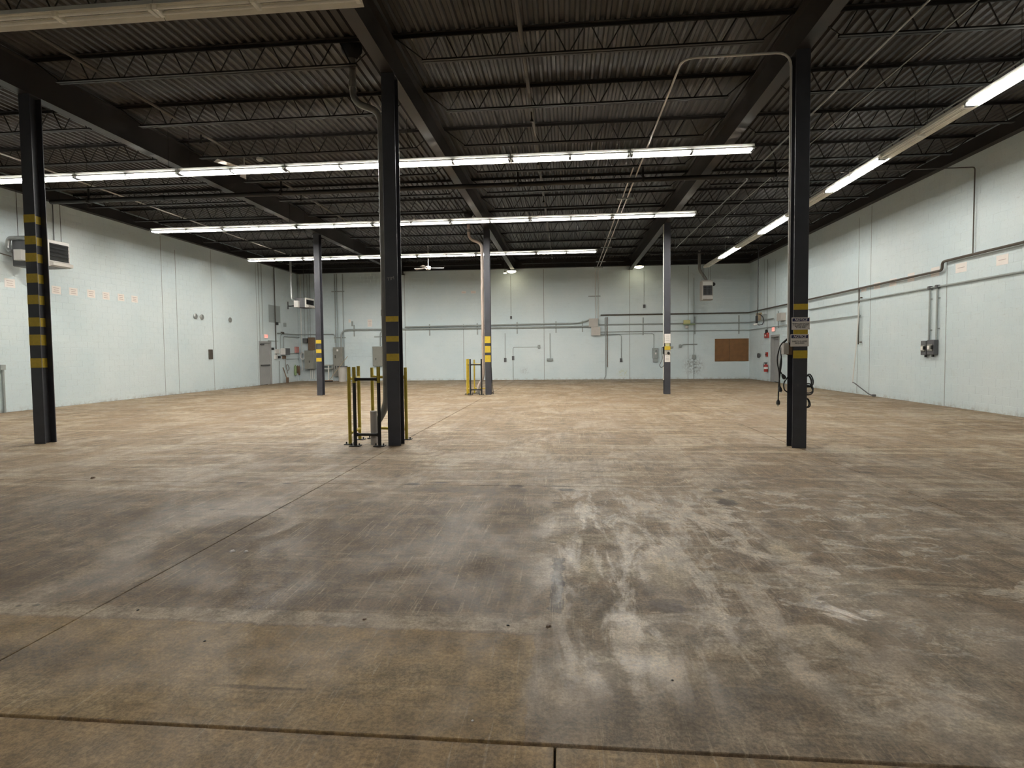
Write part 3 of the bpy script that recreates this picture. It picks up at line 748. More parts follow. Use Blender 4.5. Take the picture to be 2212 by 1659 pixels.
# ================================================================== UNIT HEATERS
def heater(c0, c1, face, label, flue=None, gasbox=None, slats=5):
    """box from c0 to c1; face '+X' or '-Y' carries the louvre"""
    x0, y0, z0 = c0; x1, y1, z1 = c1
    r = empty('unit_heater', ((x0 + x1) / 2, (y0 + y1) / 2, z0), label, 'heater', 'unit heaters')
    a = MB(); a.box(c0, c1, .02); part('cabinet', a, 'darkgrey' if face == '+X' else 'greyl', r)
    if face == '+X':
        w = y1 - y0; fr = MB(); fr.box((x1 - .01, y0, z0), (x1 + .05, y1, z1), .012); part('front_frame', fr, 'plastic', r)
        op = MB(); op.box((x1 + .045, y0 + .05, z0 + .16), (x1 + .053, y1 - .05, z1 - .09)); part('louvre_opening', op, 'hole', r)
        for k in range(slats):
            z = z0 + .19 + (z1 - z0 - .30) * k / (slats - 1); s = MB()
            s.add([(x1 + .05, y0 + .06, z + .015), (x1 + .05, y1 - .06, z + .015), (x1 + .085, y1 - .06, z - .02), (x1 + .085, y0 + .06, z - .02), (x1 + .05, y0 + .06, z + .019), (x1 + .05, y1 - .06, z + .019), (x1 + .085, y1 - .06, z - .016), (x1 + .085, y0 + .06, z - .016)], [(0, 1, 2, 3), (4, 5, 6, 7), (0, 1, 5, 4), (2, 3, 7, 6), (0, 3, 7, 4), (1, 2, 6, 5)]); part('louvre', s, 'black', r)
        s = MB(); s.prism([(0, 0), (.12, .02), (.12, .10), (0, .14)], (x1 + .05, y0 + .03, z0 + .0), (x1 + .05, y1 - .03, z0 + .0), (1, 0, 0), (0, 0, 1)); part('lower_deflector', s, 'greyl', r)
    else:
        hd = MB(); hd.box((x0 + .03, y0 - .03, z1 - .26), (x1 - .03, y0 + .01, z1 - .07), .008); part('header_panel', hd, 'white', r)
        op = MB(); op.box((x0 + .05, y0 - .012, z0 + .26), (x1 - .04, y0 + .004, z1 - .27)); part('grille_opening', op, 'hole', r)
        for k in range(7):
            x = x0 + .08 + (x1 - x0 - .15) * k / 6; s = MB(); s.box((x - .008, y0 - .03, z0 + .26), (x + .008, y0 - .012, z1 - .27)); part('grille_bar', s, 'darkgrey', r)
        for k in range(5):
            z = z0 + .31 + (z1 - z0 - .62) * k / 4; s = MB(); s.box((x0 + .05, y0 - .022, z - .006), (x1 - .04, y0 - .012, z + .006)); part('grille_bar', s, 'darkgrey', r)
        s = MB(); s.prism([(0, 0), (-.10, .05), (-.05, .22), (0, .25)], (x0 + .03, y0, z0), (x1 - .03, y0, z0), (0, 1, 0), (0, 0, 1)); part('lower_deflector', s, 'greyl', r)
        s = MB(); s.lathe([(.09, 0), (.10, .10), (.05, .16)], (x1 + .01, (y0 + y1) / 2, z1 - .18), 12, 'X'); part('blower_motor', s, 'black', r)
    if gasbox:
        s = MB(); s.box(gasbox[0], gasbox[1], .01); part('gas_control_box', s, 'plastic', r)
    for (x, y) in ((x0 + .1, y0 + .1), (x1 - .1, y0 + .1), (x0 + .1, y1 - .1), (x1 - .1, y1 - .1)):
        s = MB(); s.cyl((x, y, z1), (x, y, 6.62), .007, 5); part('hanger_rod', s, 'steel', r)
    if flue:
        s = MB(); s.tube(fillet(flue[0], .15), flue[1], 12); part('flue_pipe', s, flue[2], r)
    return r
# left wall heater
pa = at(24, 515, 'Y', 13.35); pb = at(101, 575, 'Y', 13.35)
h1 = heater((pa.x, 13.35, pb.z + .02), (pb.x, 14.0, pa.z - .04), '+X', 'grey unit heater on the left wall behind striped column',
            gasbox=((at(28, 540, 'Y', 13.2).x, 13.20, at(28, 562, 'Y', 13.2).z), (at(45, 540, 'Y', 13.2).x, 13.36, at(36, 538, 'Y', 13.2).z)))
ga = MB(); ga.tube(fillet([(pb.x - .4, 13.30, pa.z + .0), (pa.x - .02, 13.30, pa.z + .0), (pa.x - .06, 13.30, pa.z - .28), (pa.x + .02, 13.3, pa.z - .38)], .1), .055, 12); part('flue_elbow', ga, 'galv', h1)
pipe('gas_line', [(pa.x + .1, 13.25, 4.28), (XWL + .12, 12.95, 4.40), (XWL + .12, 10.5, 4.42)], .015, 'gas', 'thin black gas line leading left from the heater behind striped column', 'pipe', .05)
# rear left heater with bright steel flue
h2 = heater((-13.28, 25.0, 3.86), (-12.77, 25.85, 4.34), '+X', 'grey unit heater hanging in the rear left corner',
            flue=([(-13.2, 25.3, 4.24), (-13.62, 25.3, 4.26), (-13.62, 25.3, 6.6)], .055, 'galv'), gasbox=((-13.26, 24.84, 3.86), (-13.05, 25.02, 4.18)), slats=4)
s = MB(); s.tube(fillet([(-13.25, 24.95, 3.95), (-13.50, 24.95, 3.92), (-13.62, 24.95, 3.94), (-13.62, 24.95, 4.15)], .05), .03, 8); s.cyl((-13.62, 24.95, 3.78), (-13.62, 24.95, 3.95), .03, 8); part('gas_train', s, 'black', h2)
# rear right heater
h3 = heater((6.84, 27.2, 4.06), (7.37, 27.7, 5.06), '-Y', 'beige unit heater with black grille hanging near the rear right corner',
            flue=([(7.10, 27.45, 5.02), (7.10, 27.45, 5.12), (6.76, 27.45, 5.62), (6.76, 27.45, 6.6)], .075, 'iron'))

# ================================================================== BACK WALL SERVICES
def snap(w, pts):
    q = [list(w.uv(*p)) for p in pts]
    for i in range(1, len(q)):
        du, dz = abs(q[i][0] - q[i - 1][0]), abs(q[i][1] - q[i - 1][1])
        if dz < .14 * du: q[i][1] = q[i - 1][1]
        elif du < .14 * dz: q[i][0] = q[i - 1][0]
    return q
def wpipe(name, w, pts, r, m, label, d=None, cat='conduit', fr=.12, group=None, n=8):
    d = r + .012 if d is None else d
    return pipe(name, [w.P(u, max(z, .0), d) for u, z in snap(w, pts)], r, m, label, cat, fr, n, group)
def wbox(name, w, rc, d1, m, label, cat, bev=.006, group=None, d0=.0045):
    u0, u1, z0, z1 = w.rect(*rc); mb = MB(); w.box(mb, u0, u1, z0, z1, d0, d1, bev); return solo(name, mb, m, label, cat, group)
def wcab(name, w, rc, d1, m, label, cat, door='door', group=None, handles=((.2, .5),), extra=None):
    """cabinet with body, proud door and handles"""
    u0, u1, z0, z1 = w.rect(*rc); r = empty(name, w.P((u0 + u1) / 2, z0, 0), label, cat, group)
    a = MB(); w.box(a, u0, u1, z0, z1, .0045, d1, .006); part('body', a, m, r)
    a = MB(); w.box(a, u0 + .02, u1 - .02, z0 + .02, z1 - .02, d1, d1 + .012, .004); dr = part(door, a, m, r)
    for hu, hz in handles:
        u = u0 + (u1 - u0) * hu; z = z0 + (z1 - z0) * hz; h = (z1 - z0) * .04 + .02
        a = MB(); w.box(a, u - .015, u + .015, z - h, z + h, d1 + .010, d1 + .035, .004); part('handle', a, 'black', dr)
    return r

# two big electrical panels
p1 = wcab('electrical_panel', WB, (724, 750, 744, 813), .26, 'grey', 'tall grey electrical panel on the back wall beside the trash bin', 'panel', handles=((.24, .68), (.24, .32)))
u0, u1, z0, z1 = WB.rect(724, 750, 744, 813)
a = MB(); WB.box(a, u0 + .22, u0 + .32, z1 - .24, z1 - .12, .272, .278); part('label_plate', a, 'paper', p1)
wcab('electrical_panel', WB, (808, 748.5, 829, 790.5), .22, 'grey', 'grey electrical panel on the back wall left of the front middle column', 'panel', handles=((.33, .36),))
wpipe('conduit', WB, [(734, 750), (739, 750), (739, 714), (1278, 714)], .045, 'galv_d', 'thick grey conduit sweeping up from the tall panel along the back wall', d=.07, fr=.35) if False else None
pipe('conduit', [WB.P(WB.uv(739, 750)[0], WB.uv(739, 750)[1], .09), WB.P(WB.uv(739, 750)[0], 2.93, .09), WB.P(WB.uv(1277, 718)[0], 2.93, .09)], .052, 'galv_d', 'thick grey conduit sweeping up from the tall panel along the back wall', 'conduit', .45)
pipe('conduit', [WB.P(-9.1, 3.05, .10), WB.P(WB.uv(1250, 710)[0], 3.12, .10), WB.P(WB.uv(1272, 702)[0], 3.28, .10)], .042, 'galv_d', 'upper of the two thick conduits along the back wall', 'conduit', .2)
wpipe('conduit', WB, [(727, 750), (727, 592)], .030, 'galv_d', 'left riser conduit above the tall panel', d=.07)
wpipe('conduit', WB, [(731.5, 750), (731.5, 592)], .022, 'galv_d', 'middle riser conduit above the tall panel', d=.07)
wpipe('conduit', WB, [(745.5, 822), (745.5, 592)], .024, 'galv_d', 'right riser pipe passing the tall panel down to the floor', d=.05)
pipe('conduit', [WL.P(25.9 + 1.2, 2.70, .06), (XWL + .06, YB - .06, 2.70), WB.P(WB.uv(722, 727)[0], 2.70, .06), WB.P(WB.uv(725, 727)[0], 2.55, .06), WB.P(WB.uv(725, 727)[0], 2.2, .06)], .028, 'galv_d', 'grey conduit turning the rear left corner toward the tall panel', 'conduit', .2)
for k, x in enumerate((654, 660, 667, 672)):
    wpipe('conduit', WB, [(x, 800 if k == 0 else 735), (x, 594)], .016 if k else .022, 'white' if k == 0 else 'galv_d', '%s of the four thin risers in the rear left corner' % ORD[k], d=.05, group='corner risers')
wpipe('conduit', WB, [(820, 790), (820, 822)], .022, 'galv_d', 'conduit running down to the floor below the grey electrical panel', d=.06)
pipe('conduit', [WB.P(WB.uv(823, 748)[0], WB.uv(823, 748)[1], .09), WB.P(WB.uv(823, 748)[0], 2.80, .09), WB.P(WB.uv(830, 722)[0] + .2, 2.93, .09)], .035, 'galv_d', 'curved conduit rising from the panel by the front middle column', 'conduit', .2)
# strut brackets
def strut(x, y0, y1, label, horiz=None):
    (u, z1), (_, z0) = WB.uv(x, y0), WB.uv(x, y1); mb = MB()
    if horiz: ua, ub = WB.uv(horiz[0], y0)[0], WB.uv(horiz[1], y0)[0]; WB.box(mb, ua, ub, z1 - .03, z1 + .03, .0045, .045)
    else: WB.box(mb, u - .03, u + .03, z0, z1, .0045, .042)
    return solo('strut_bracket', mb, 'galv_d', label, 'bracket', 'wall strut brackets')
for k, (x, y0, y1) in enumerate(((765, 702, 727), (928, 700, 725), (1031, 698, 723), (1117, 696, 721), (1201, 694, 719), (1258, 693, 717), (1307, 687, 723), (1389, 686, 724), (1501, 684, 722), (1596, 681, 721))):
    strut(x, y0, y1, 'upright strut bracket holding conduits on the back wall, %s from left' % ORD[k])
for k, (x0, x1, y) in enumerate(((717, 744, 598), (717, 744, 645), (722, 747, 739), (809, 829, 738), (1271, 1297, 589.5), (1271, 1297, 664.5))):
    strut(0, y, 0, ('high level strut over the tall panel risers', 'mid height strut over the tall panel risers', 'lowest strut just above the tall panel', 'strut just above the grey panel by front middle column', 'high level strut crossing the white conduit pair on back wall', 'strut crossing the white conduit pair above the junction boxes')[k], (x0, x1))
# junction boxes
for rc, lb in (((1272, 688.5, 1291, 706.5), 'upper beige junction box where back wall conduits meet'), ((1277, 706.5, 1296, 725), 'lower beige junction box where back wall conduits meet')):
    u0, u1, z0, z1 = WB.rect(*rc); r = empty('junction_box', WB.P((u0 + u1) / 2, z0, 0), lb, 'junction box', 'back wall junction boxes')
    a = MB(); WB.box(a, u0, u1, z0 + .01, z1 - .01, .0045, .24, .006); part('body', a, 'greyl', r)
    a = MB(); WB.box(a, u0 - .01, u1 + .01, z0, z1, .24, .252, .004); part('cover', a, 'greyl', r)
# runs to the right of the boxes
ZG = WB.uv(1540, 677)[1]
YTR = YB - .10
pipe('gas_pipe', [WB.P(WB.uv(1297, 684)[0], ZG, .10), (XWR - .10, YTR, ZG), (XWR - .10, at(2044, 582, 'X', XWR).y, ZG), (XWR - .10, at(2044, 582, 'X', XWR).y, ZG + .22), (XWR - .10, 8.0, ZG + .22)], .034, 'gas', 'dark gas pipe along back and right walls with a small step up', 'pipe', .10)
ZC2 = WB.uv(1540, 698)[1]; 
pipe('conduit', [WB.P(WB.uv(1294, 703)[0], ZC2, .07), (XWR - .07, YB - .07, ZC2), (XWR - .07, 26.0, ZC2)], .034, 'galv_d', 'grey conduit from the junction boxes around the rear right corner', 'conduit', .12)
ZC3 = WB.uv(1540, 714)[1]
pipe('conduit', [WB.P(WB.uv(1296, 718)[0], ZC3, .06), (XWR - .06, YB - .06, ZC3), (XWR - .06, at(1862, 679, 'X', XWR).y, ZC3 + .03)], .022, 'galv_d', 'thin conduit below the grey one, ending at the right wall drop pipe', 'conduit', .1)
wpipe('conduit', WB, [(1296, 722), (1412, 721), (1416, 752)], .016, 'galv_d', 'thin conduit dropping to the grey disconnect switch', d=.05)
wpipe('conduit', WB, [(1296, 724), (1342, 724), (1342, 774)], .016, 'galv_d', 'thin conduit dropping to the outlet left of the disconnect switch', d=.04)
wpipe('conduit', WB, [(1091, 720), (1091, 775)], .014, 'galv_d', 'thin conduit dropping to an outlet right of the rear middle column')
wpipe('conduit', WB, [(1188, 720), (1188, 775)], .016, 'galv_d', 'thin pipe dropping to a small valve on the back wall')
wpipe('pipe_drop', WB, [(1308, 685), (1308, 812), (1305, 818)], .018, 'galv_d', 'grey pipe dropping from the gas pipe nearly to the floor', d=.06, cat='pipe')
wpipe('pipe_drop', WB, [(1311.5, 685), (1311.5, 793)], .020, 'brown', 'brown pipe dropping beside the grey pipe drop', d=.07, cat='pipe')
wpipe('pipe_drop', WB, [(1109, 822), (1109, 750), (1165, 749)], .014, 'galv_d', 'thin pipe rising from the floor and bending right on the back wall', cat='pipe')
wpipe('pipe_drop', WB, [(1498, 820), (1498, 600)], .016, 'galv_d', 'tall thin pipe on the back wall right of the rear right column', cat='pipe')
wpipe('pipe_drop', WB, [(1470, 747), (1476, 744), (1506, 744)], .022, 'galv_d', 'short horizontal pipe crossing the tall thin pipe', cat='pipe', fr=.08)
wbox('valve_head', WB, (1466, 744, 1472, 751), .12, 'galv_d', 'grey round valve head at the left end of the short horizontal pipe', 'valve', .03)
wbox('pipe_valve', WB, (1494, 766, 1502, 776), .10, 'galv_d', 'small valve low on the tall thin pipe', 'valve', .02)
wbox('pipe_valve', WB, (1181, 774, 1195, 780), .10, 'galv_d', 'small double valve under the thin pipe drop', 'valve', .02)
wbox('end_fitting', WB, (1162, 745, 1167, 753), .10, 'galv_d', 'round cap ending the thin pipe that bends right', 'pipe cap', .02)
for rc, lb in (((1089, 773, 1094, 782), 'outlet box at the foot of the conduit right of rear middle column'), ((1106, 769, 1111, 778), 'outlet box on the thin pipe rising from the floor'), ((1339, 774, 1344, 782), 'outlet box left of the disconnect switch'), ((1389, 658, 1394, 665.5), 'small outlet box high on back wall below the right dome lamp'), ((1102, 683, 1106, 689), 'small plug hanging below the left dome lamp')):
    wbox('outlet_box', WB, rc, .07, 'darkgrey', lb, 'outlet', .008, 'back wall outlets')
wpipe('lamp_cord', WB, [(1103, 595), (1105, 660), (1104, 684)], .008, 'darkgrey', 'thin cord hanging from the left dome lamp', cat='cord', n=5)
wpipe('lamp_cord', WB, [(1391, 585), (1391, 659)], .006, 'darkgrey', 'thin cord hanging below the right dome lamp', cat='cord', n=5)
u0, u1, z0, z1 = WB.rect(1409, 752, 1421, 782)
r = wcab('disconnect_switch', WB, (1409, 752, 1421, 774), .14, 'galv_d', 'grey disconnect switch on back wall left of rear right column', 'switch', handles=((.6, .72),))
a = MB(); WB.box(a, u0 + .03, u1 - .02, z0, z0 + .2, .0045, .10, .005); part('lower_box', a, 'galv_d', r)
a = MB(); WB.box(a, u0 + .12, u0 + .2, z0 + .42, z0 + .52, .152, .156); part('label_plate', a, 'paper', r)
# emergency light
r = empty('emergency_light', WB.P(WB.uv(1486, 698)[0], WB.uv(1486, 698)[1], 0), 'cream emergency light unit on the back wall right of rear right column', 'emergency light')
u0, u1, z0, z1 = WB.rect(1475, 692, 1489, 700); a = MB(); WB.box(a, u0, u1, z0, z1, .112, .26, .01); part('battery_box', a, 'yellowbox', r)
a = MB(); WB.box(a, u0 - .02, u1 + .25, z0 - .05, z0 - .001, .112, .28, .008); part('shelf', a, 'green', r)
a = MB(); a.lathe([(.04, .05), (.09, 0), (.09, -.10), (.05, -.12)], WB.P(u0 + .17, z0 - .13, .2), 10); part('lamp_head', a, 'greyl', r)
# bulletin board
u0, u1, z0, z1 = WB.rect(1544, 731.5, 1618, 780.5); r = empty('notice_board', WB.P((u0 + u1) / 2, z0, 0), 'brown hardboard panel on the back wall in the right corner', 'board')
um = u0 + (u1 - u0) * .43
for p, q in ((u0, um - .004), (um + .004, u1 - .03)):
    a = MB(); WB.box(a, p, q, z0, z1, .0045, .03, .003); part('panel', a, 'board', r)
# graphics and papers
def paper(w, rc, label, lines=3, m='paper', ink='ink', cat='paper', group='wall papers', tilt=0):
    u0, u1, z0, z1 = w.rect(*rc); r = empty('paper_sheet', w.P((u0 + u1) / 2, z0, .005), label, cat, group)
    a = MB(); w.box(a, u0, u1, z0, z1, .0062, .0085); part('sheet', a, m, r)
    H = z1 - z0; Wd = u1 - u0
    for k in range(lines):
        z = z1 - H * (.25 + .5 * k / max(1, lines - 1) if lines > 1 else .5); i = .18 + .07 * (k % 2)
        a = MB(); w.box(a, u0 + Wd * i, u1 - Wd * i, z - H * .03, z + H * .03, .0084, .0092); part('writing_line', a, ink, r)
    return r
for k, (x0, y0, x1, y1) in enumerate(((9, 602, 32, 621), (111, 618, 131, 635), (149, 622, 167, 638), (188, 626, 205, 643), (221, 631, 236, 647), (254, 635, 268, 650), (283.5, 639, 297, 653.5))):
    paper(WL, (x0, y0, x1, y1), 'handwritten paper sheet taped high on the left wall, %s from left' % ORD[k])
for k, (x0, y0, x1, y1) in enumerate(((2153, 550, 2179, 572), (2065, 568, 2089, 588), (2012, 577, 2030, 597), (1961, 590, 1976, 608), (1922, 602, 1937, 618), (1888, 610, 1902, 625), (1861, 620, 1872, 630))):
    paper(WR, (x0, y0, x1, y1), 'paper sheet taped on the right wall along the gas pipe, %s from right' % ORD[k], 1)
paper(WB, (794, 690, 804, 706), 'faded orange warning paper above the panel left of the front middle column', 3)
paper(WB, (753, 690, 758, 697), 'pale scrap of paper on back wall above the tall panel', 2)
paper(WB, (997, 629, 1007, 634), 'left of two faded pink strips high on back wall', 1, 'paper', 'pink')
paper(WB, (1017, 628, 1028, 634), 'right of two faded pink strips high on back wall', 1, 'paper', 'pink')
a = MB(); WB.box(a, WB.uv(761, 694)[0] - .04, WB.uv(761, 694)[0] + .05, 3.15, 3.42, .0045, .05, .005); solo('wall_switch', a, 'galv_d', 'small grey switch on back wall above the tall panel', 'switch')

# rear left corner gear
dk1 = wcab('control_cabinet', WB, (664, 757, 683, 797), .34, 'grey', 'large grey control cabinet in the rear left corner', 'cabinet', handles=((.55, .4),))
wbox('wall_duct', WB, (669, 729, 682, 757), .22, 'brown', 'brown cable trunking above the control cabinet', 'cable trunk', .02)
wbox('starter_box', WB, (658, 731, 667, 741), .24, 'darkgrey', 'dark starter box left of the brown cable trunking', 'switch', .01)
u, z = WB.uv(658.8, 769); rr = MB(); ptsr = [WB.P(u + .13 * math.cos(q), z + .19 * math.sin(q), .28) for q in (2 * math.pi * i / 16 for i in range(16))]
rr.tube(ptsr, .035, 8, closed=True); solo('cable_coil', rr, 'plastic', 'white coil hanging left of the grey control cabinet', 'coil')
for k, x in enumerate((672.5, 676, 680)):
    wpipe('cabinet_pipe', WB, [(x, 797), (x, 818)], .030 if k == 1 else .02, 'white', '%s white pipe under the grey control cabinet' % ORD[k], d=.1, cat='pipe', group='pipes under cabinet')
# white work bench frame
u0, u1, z0, z1 = WB.rect(699, 787, 723, 822); r = empty('bench_frame', WB.P((u0 + u1) / 2, 0, .5), 'white bench frame between rear left column and the tall panel', 'bench')
a = MB(); WB.box(a, u0, u1, z1 - .06, z1 - .02, .1, .7, .005); part('top', a, 'greyl', r)
a = MB(); WB.box(a, u0, u1, z1 - .26, z1 - .22, .12, .66, .005); part('shelf', a, 'white', r)
for uu in (u0 + .03, u1 - .09):
    for dd in (.12, .62):
        a = MB(); WB.box(a, uu, uu + .05, 0, z1 - .06, dd, dd + .05, .004); part('leg', a, 'white', r)
# trash bin with a stick in it
u = WB.uv(752, 818)[0]; yb = YB - .75; r = empty('trash_bin', (u, yb, 0), 'beige trash bin beside the tall electrical panel', 'bin')
zt = at(752, 791, 'Y', yb).z
a = MB(); a.lathe([(.20, .0), (.25, zt - .02), (.27, zt - .02), (.27, zt), (.24, zt), (.19, .02)], (u, yb, 0), 20); part('body', a, 'greyl', r)
a = MB(); a.lathe([(.272, zt - .05), (.28, zt - .05), (.28, zt + .01), (.262, zt + .01)], (u, yb, 0), 20); part('rim', a, 'darkgrey', r)
pm = at(746, 820, 'Z', .02); q = at(759, 769, 'Y', YB - .55)
bs = empty('push_broom', (pm.x, yb - .33, 0), 'broom leaning against the trash bin with its handle up', 'broom')
a = MB(); a.cyl((pm.x, yb - .43, .06), (q.x, yb - .31, q.z), .014, 8); part('handle', a, 'wood', bs)
a = MB(); a.box((pm.x - .22, yb - .50, .05), (pm.x + .22, yb - .38, .10), .01); part('head', a, 'brown', bs)
a = MB(); a.box((pm.x - .21, yb - .49, .0), (pm.x + .21, yb - .39, .05)); part('bristles', a, 'black', bs)

# ================================================================== LEFT WALL
def door(name, wall, op, hinge_label, m, swing_bar, leafd):
    a_, b_, h = op; r = empty(name, wall.P((a_ + b_) / 2, 0, 0)); r['kind'] = 'structure'
    f = MB()
    for p, q in ((a_ - .05, a_ + .05), (b_ - .05, b_ + .05)): wall.box(f, p, q, 0, h + .05, -.18, .012)
    wall.box(f, a_ + .05, b_ - .05, h - .05, h + .05, -.18, .012); part('frame', f, m, r)
    l = MB(); wall.box(l, a_ + .055, b_ - .055, .01, h - .055, leafd, leafd - .045, .004); lf = part('leaf', l, m, r)
    if swing_bar:
        s = MB(); wall.box(s, a_ + .10, b_ - .10, .98, 1.04, leafd, leafd + .06, .01); part('push_bar', s, 'darkgrey', lf)
        s = MB(); wall.box(s, a_ + .12, a_ + .42, h - .15, h - .09, leafd, leafd + .06, .01); part('door_closer', s, 'darkgrey', lf)
    return r
door('door_1', WL, DOOR_L, '', 'doorp', True, -.03)
door('door_2', WR, DOOR_R, '', 'doorp', False, -.12)
def exit_sign(w, rc, label):
    u0, u1, z0, z1 = w.rect(*rc); z0 = (z0 + z1) / 2 - .10; z1 = z0 + .20; uc = (u0 + u1) / 2; u0, u1 = uc - .16, uc + .16
    r = empty('exit_sign', w.P(uc, z0, 0), label, 'exit sign', 'exit signs')
    a = MB(); w.box(a, u0, u1, z0, z1, .0045, .06, .006); part('housing', a, 'plastic', r)
    a = MB(); w.box(a, u0 + .015, u1 - .015, z0 + .015, z1 - .015, .06, .064); part('face', a, 'exit', r)
    c = Vector(w.P(uc, (z0 + z1) / 2, .066)) - Vector(r.location); put_text('EXIT', .15, 'red', r, c, w.rot())
exit_sign(WL, (566, 722, 579, 731), 'lit red exit sign above the left wall door')
exit_sign(WR, (1668, 707, 1678, 716), 'lit red exit sign above the right wall door')
wpipe('conduit', WL, [(561, 742), (561, 566)], .014, 'galv_d', 'left of two thin risers over the left wall door')
wpipe('conduit', WL, [(567, 722), (566, 566)], .014, 'galv_d', 'right of two thin risers over the left wall door')
wpipe('conduit', WL, [(595, 768), (595, 572)], .026, 'gas', 'dark riser pipe passing the painted grey square on left wall', d=.05)
wpipe('conduit', WL, [(605, 755), (605, 728), (608, 719)], .020, 'galv_d', 'short conduit dropping to the white box from the small junction')
wpipe('conduit', WL, [(611, 752), (611, 727), (645, 727)], .026, 'galv_d', 'conduit from the white control box toward the rear left corner', d=.05)
wpipe('conduit', WL, [(578, 736), (600, 737)], .014, 'galv_d', 'thin horizontal conduit right of the left wall door')
wpipe('conduit', WL, [(602, 780), (602, 829)], .024, 'galv_d', 'pipe dropping to the floor right of the left wall door')
wpipe('conduit', WL, [(616, 764), (646, 764)], .014, 'galv_d', 'upper thin rail on left wall near the rear corner')
wpipe('conduit', WL, [(616, 776), (646, 776)], .012, 'galv_d', 'lower thin rail on left wall near the rear corner')
wbox('painted_square', WL, (580, 660, 605, 697), .0075, 'patch', 'grey painted square high on the left wall near the corner', 'paint patch', 0, d0=.006)
u0, u1, z0, z1 = WL.rect(605, 752.5, 615.5, 767); r = empty('control_box', WL.P((u0 + u1) / 2, z0, 0), 'white fronted control box with dark side on left wall', 'control box')
a = MB(); WL.box(a, u0, u1, z0, z1, .0045, .30, .006); part('body', a, 'darkgrey', r)
a = MB(); WL.box(a, u0 - .012, u0 + .001, z0 + .02, z1, .02, .31, .003); part('cover', a, 'plastic', r)
for rc, d1, m, lb, cat in (((593, 754, 600, 764), .10, 'plastic', 'white thermostat box left of the control box', 'thermostat'), ((592, 766, 597, 776), .09, 'plastic', 'white switch box below the thermostat', 'switch'), ((598, 769, 602, 774), .12, 'black', 'small black transformer right of the white switch box', 'transformer'), ((609, 769, 613, 775), .14, 'brown', 'small brown fitting under the control box', 'fitting'), ((586, 751, 590, 756), .06, 'black', 'small black button right of the left wall door', 'button'), ((593.5, 696, 598, 702), .10, 'black', 'small black fitting on the dark riser pipe', 'fitting'), ((606, 717, 610.5, 722), .10, 'gas', 'small brown junction where two conduits drop', 'junction box'), ((636, 749, 642, 762), .12, 'pink', 'faded red horn on the left wall near the rear corner', 'horn'), ((450, 755, 458, 776), .05, 'gas', 'dark narrow switch plate low on the left wall', 'switch'), ((612, 698, 618, 706), .02, 'patch', 'grey bracket mark left of the rear corner on left wall', 'bracket')):
    wbox('wall_fitting', WL, rc, d1, m, lb, cat, .008)
for k, (x, y) in enumerate(((421, 683), (435, 685), (496, 691))):
    w0 = WL.uv(x, y); a = MB(); a.lathe([(.10, .0), (.12, .03), (.06, .06)], WL.P(w0[0], w0[1], .006), 12, 'X'); solo('wall_hook', a, 'galv', 'bright round fixing on the left wall, %s from left' % ORD[k], 'fixing', 'round wall fixings')
# hose loop and hanging tools
lp = [WL.P(*WL.uv(x, y), .08) for x, y in ((613, 768), (614, 780), (614.5, 792), (617, 800), (621, 800), (622, 795), (619, 788), (616.5, 787), (615.5, 794), (618, 801), (618.5, 807))]
a = MB(); a.tube(fillet(lp, .1, 3), .02, 7); solo('air_hose', a, 'iron', 'grey hose looped under the control box on left wall', 'hose')
for rc, m, lb in (((632.5, 788, 638, 811), 'green', 'green cylinder hanging on left wall near rear corner'), ((639, 789, 642.5, 806), 'brown', 'brown narrow tool hanging right of the green cylinder'), ((646.5, 789, 649.5, 810), 'brown', 'dark tool hanging in the rear left corner')):
    u0, u1, z0, z1 = WL.rect(*rc); uc = min((u0 + u1) / 2, YB - .12); a = MB(); rr_ = max(.05, min(.10, (u1 - u0) / 2 * .5))
    a.lathe([(rr_ * .5, 0), (rr_, .03), (rr_, (z1 - z0) * .85), (rr_ * .4, (z1 - z0) * .92), (rr_ * .3, z1 - z0)], WL.P(uc, z0, rr_ + .01), 12); solo('hanging_tool', a, m, lb, 'tool', 'hanging tools')
# shovel standing at foot of wall
u, z = WL.uv(641, 824); r = empty('shovel', WL.P(27.6, 0, .25), 'brown shovel leaning on the left wall under the hanging tools', 'shovel')
a = MB(); a.cyl(WL.P(27.6, .05, .3), WL.P(27.55, .85, .06), .025, 8); part('handle', a, 'brown', r)
a = MB(); a.box(WL.P(27.48, .0, .24), WL.P(27.72, .30, .30), .02); part('blade', a, 'brown', r)
# left edge pipe
wpipe('pipe_drop', WL, [(2, 790), (3, 893)], .03, 'galv_d', 'grey pipe dropping to the floor at the far left edge', d=.05, cat='pipe')
wbox('outlet_box', WL, (-6, 788, 6, 799), .10, 'galv_d', 'grey box on top of the pipe at the far left edge', 'outlet')
wpipe('conduit', WL, [(112, 440), (115, 530)], .010, 'darkgrey', 'thin cable dropping to the heater behind striped column', cat='cable', n=5)

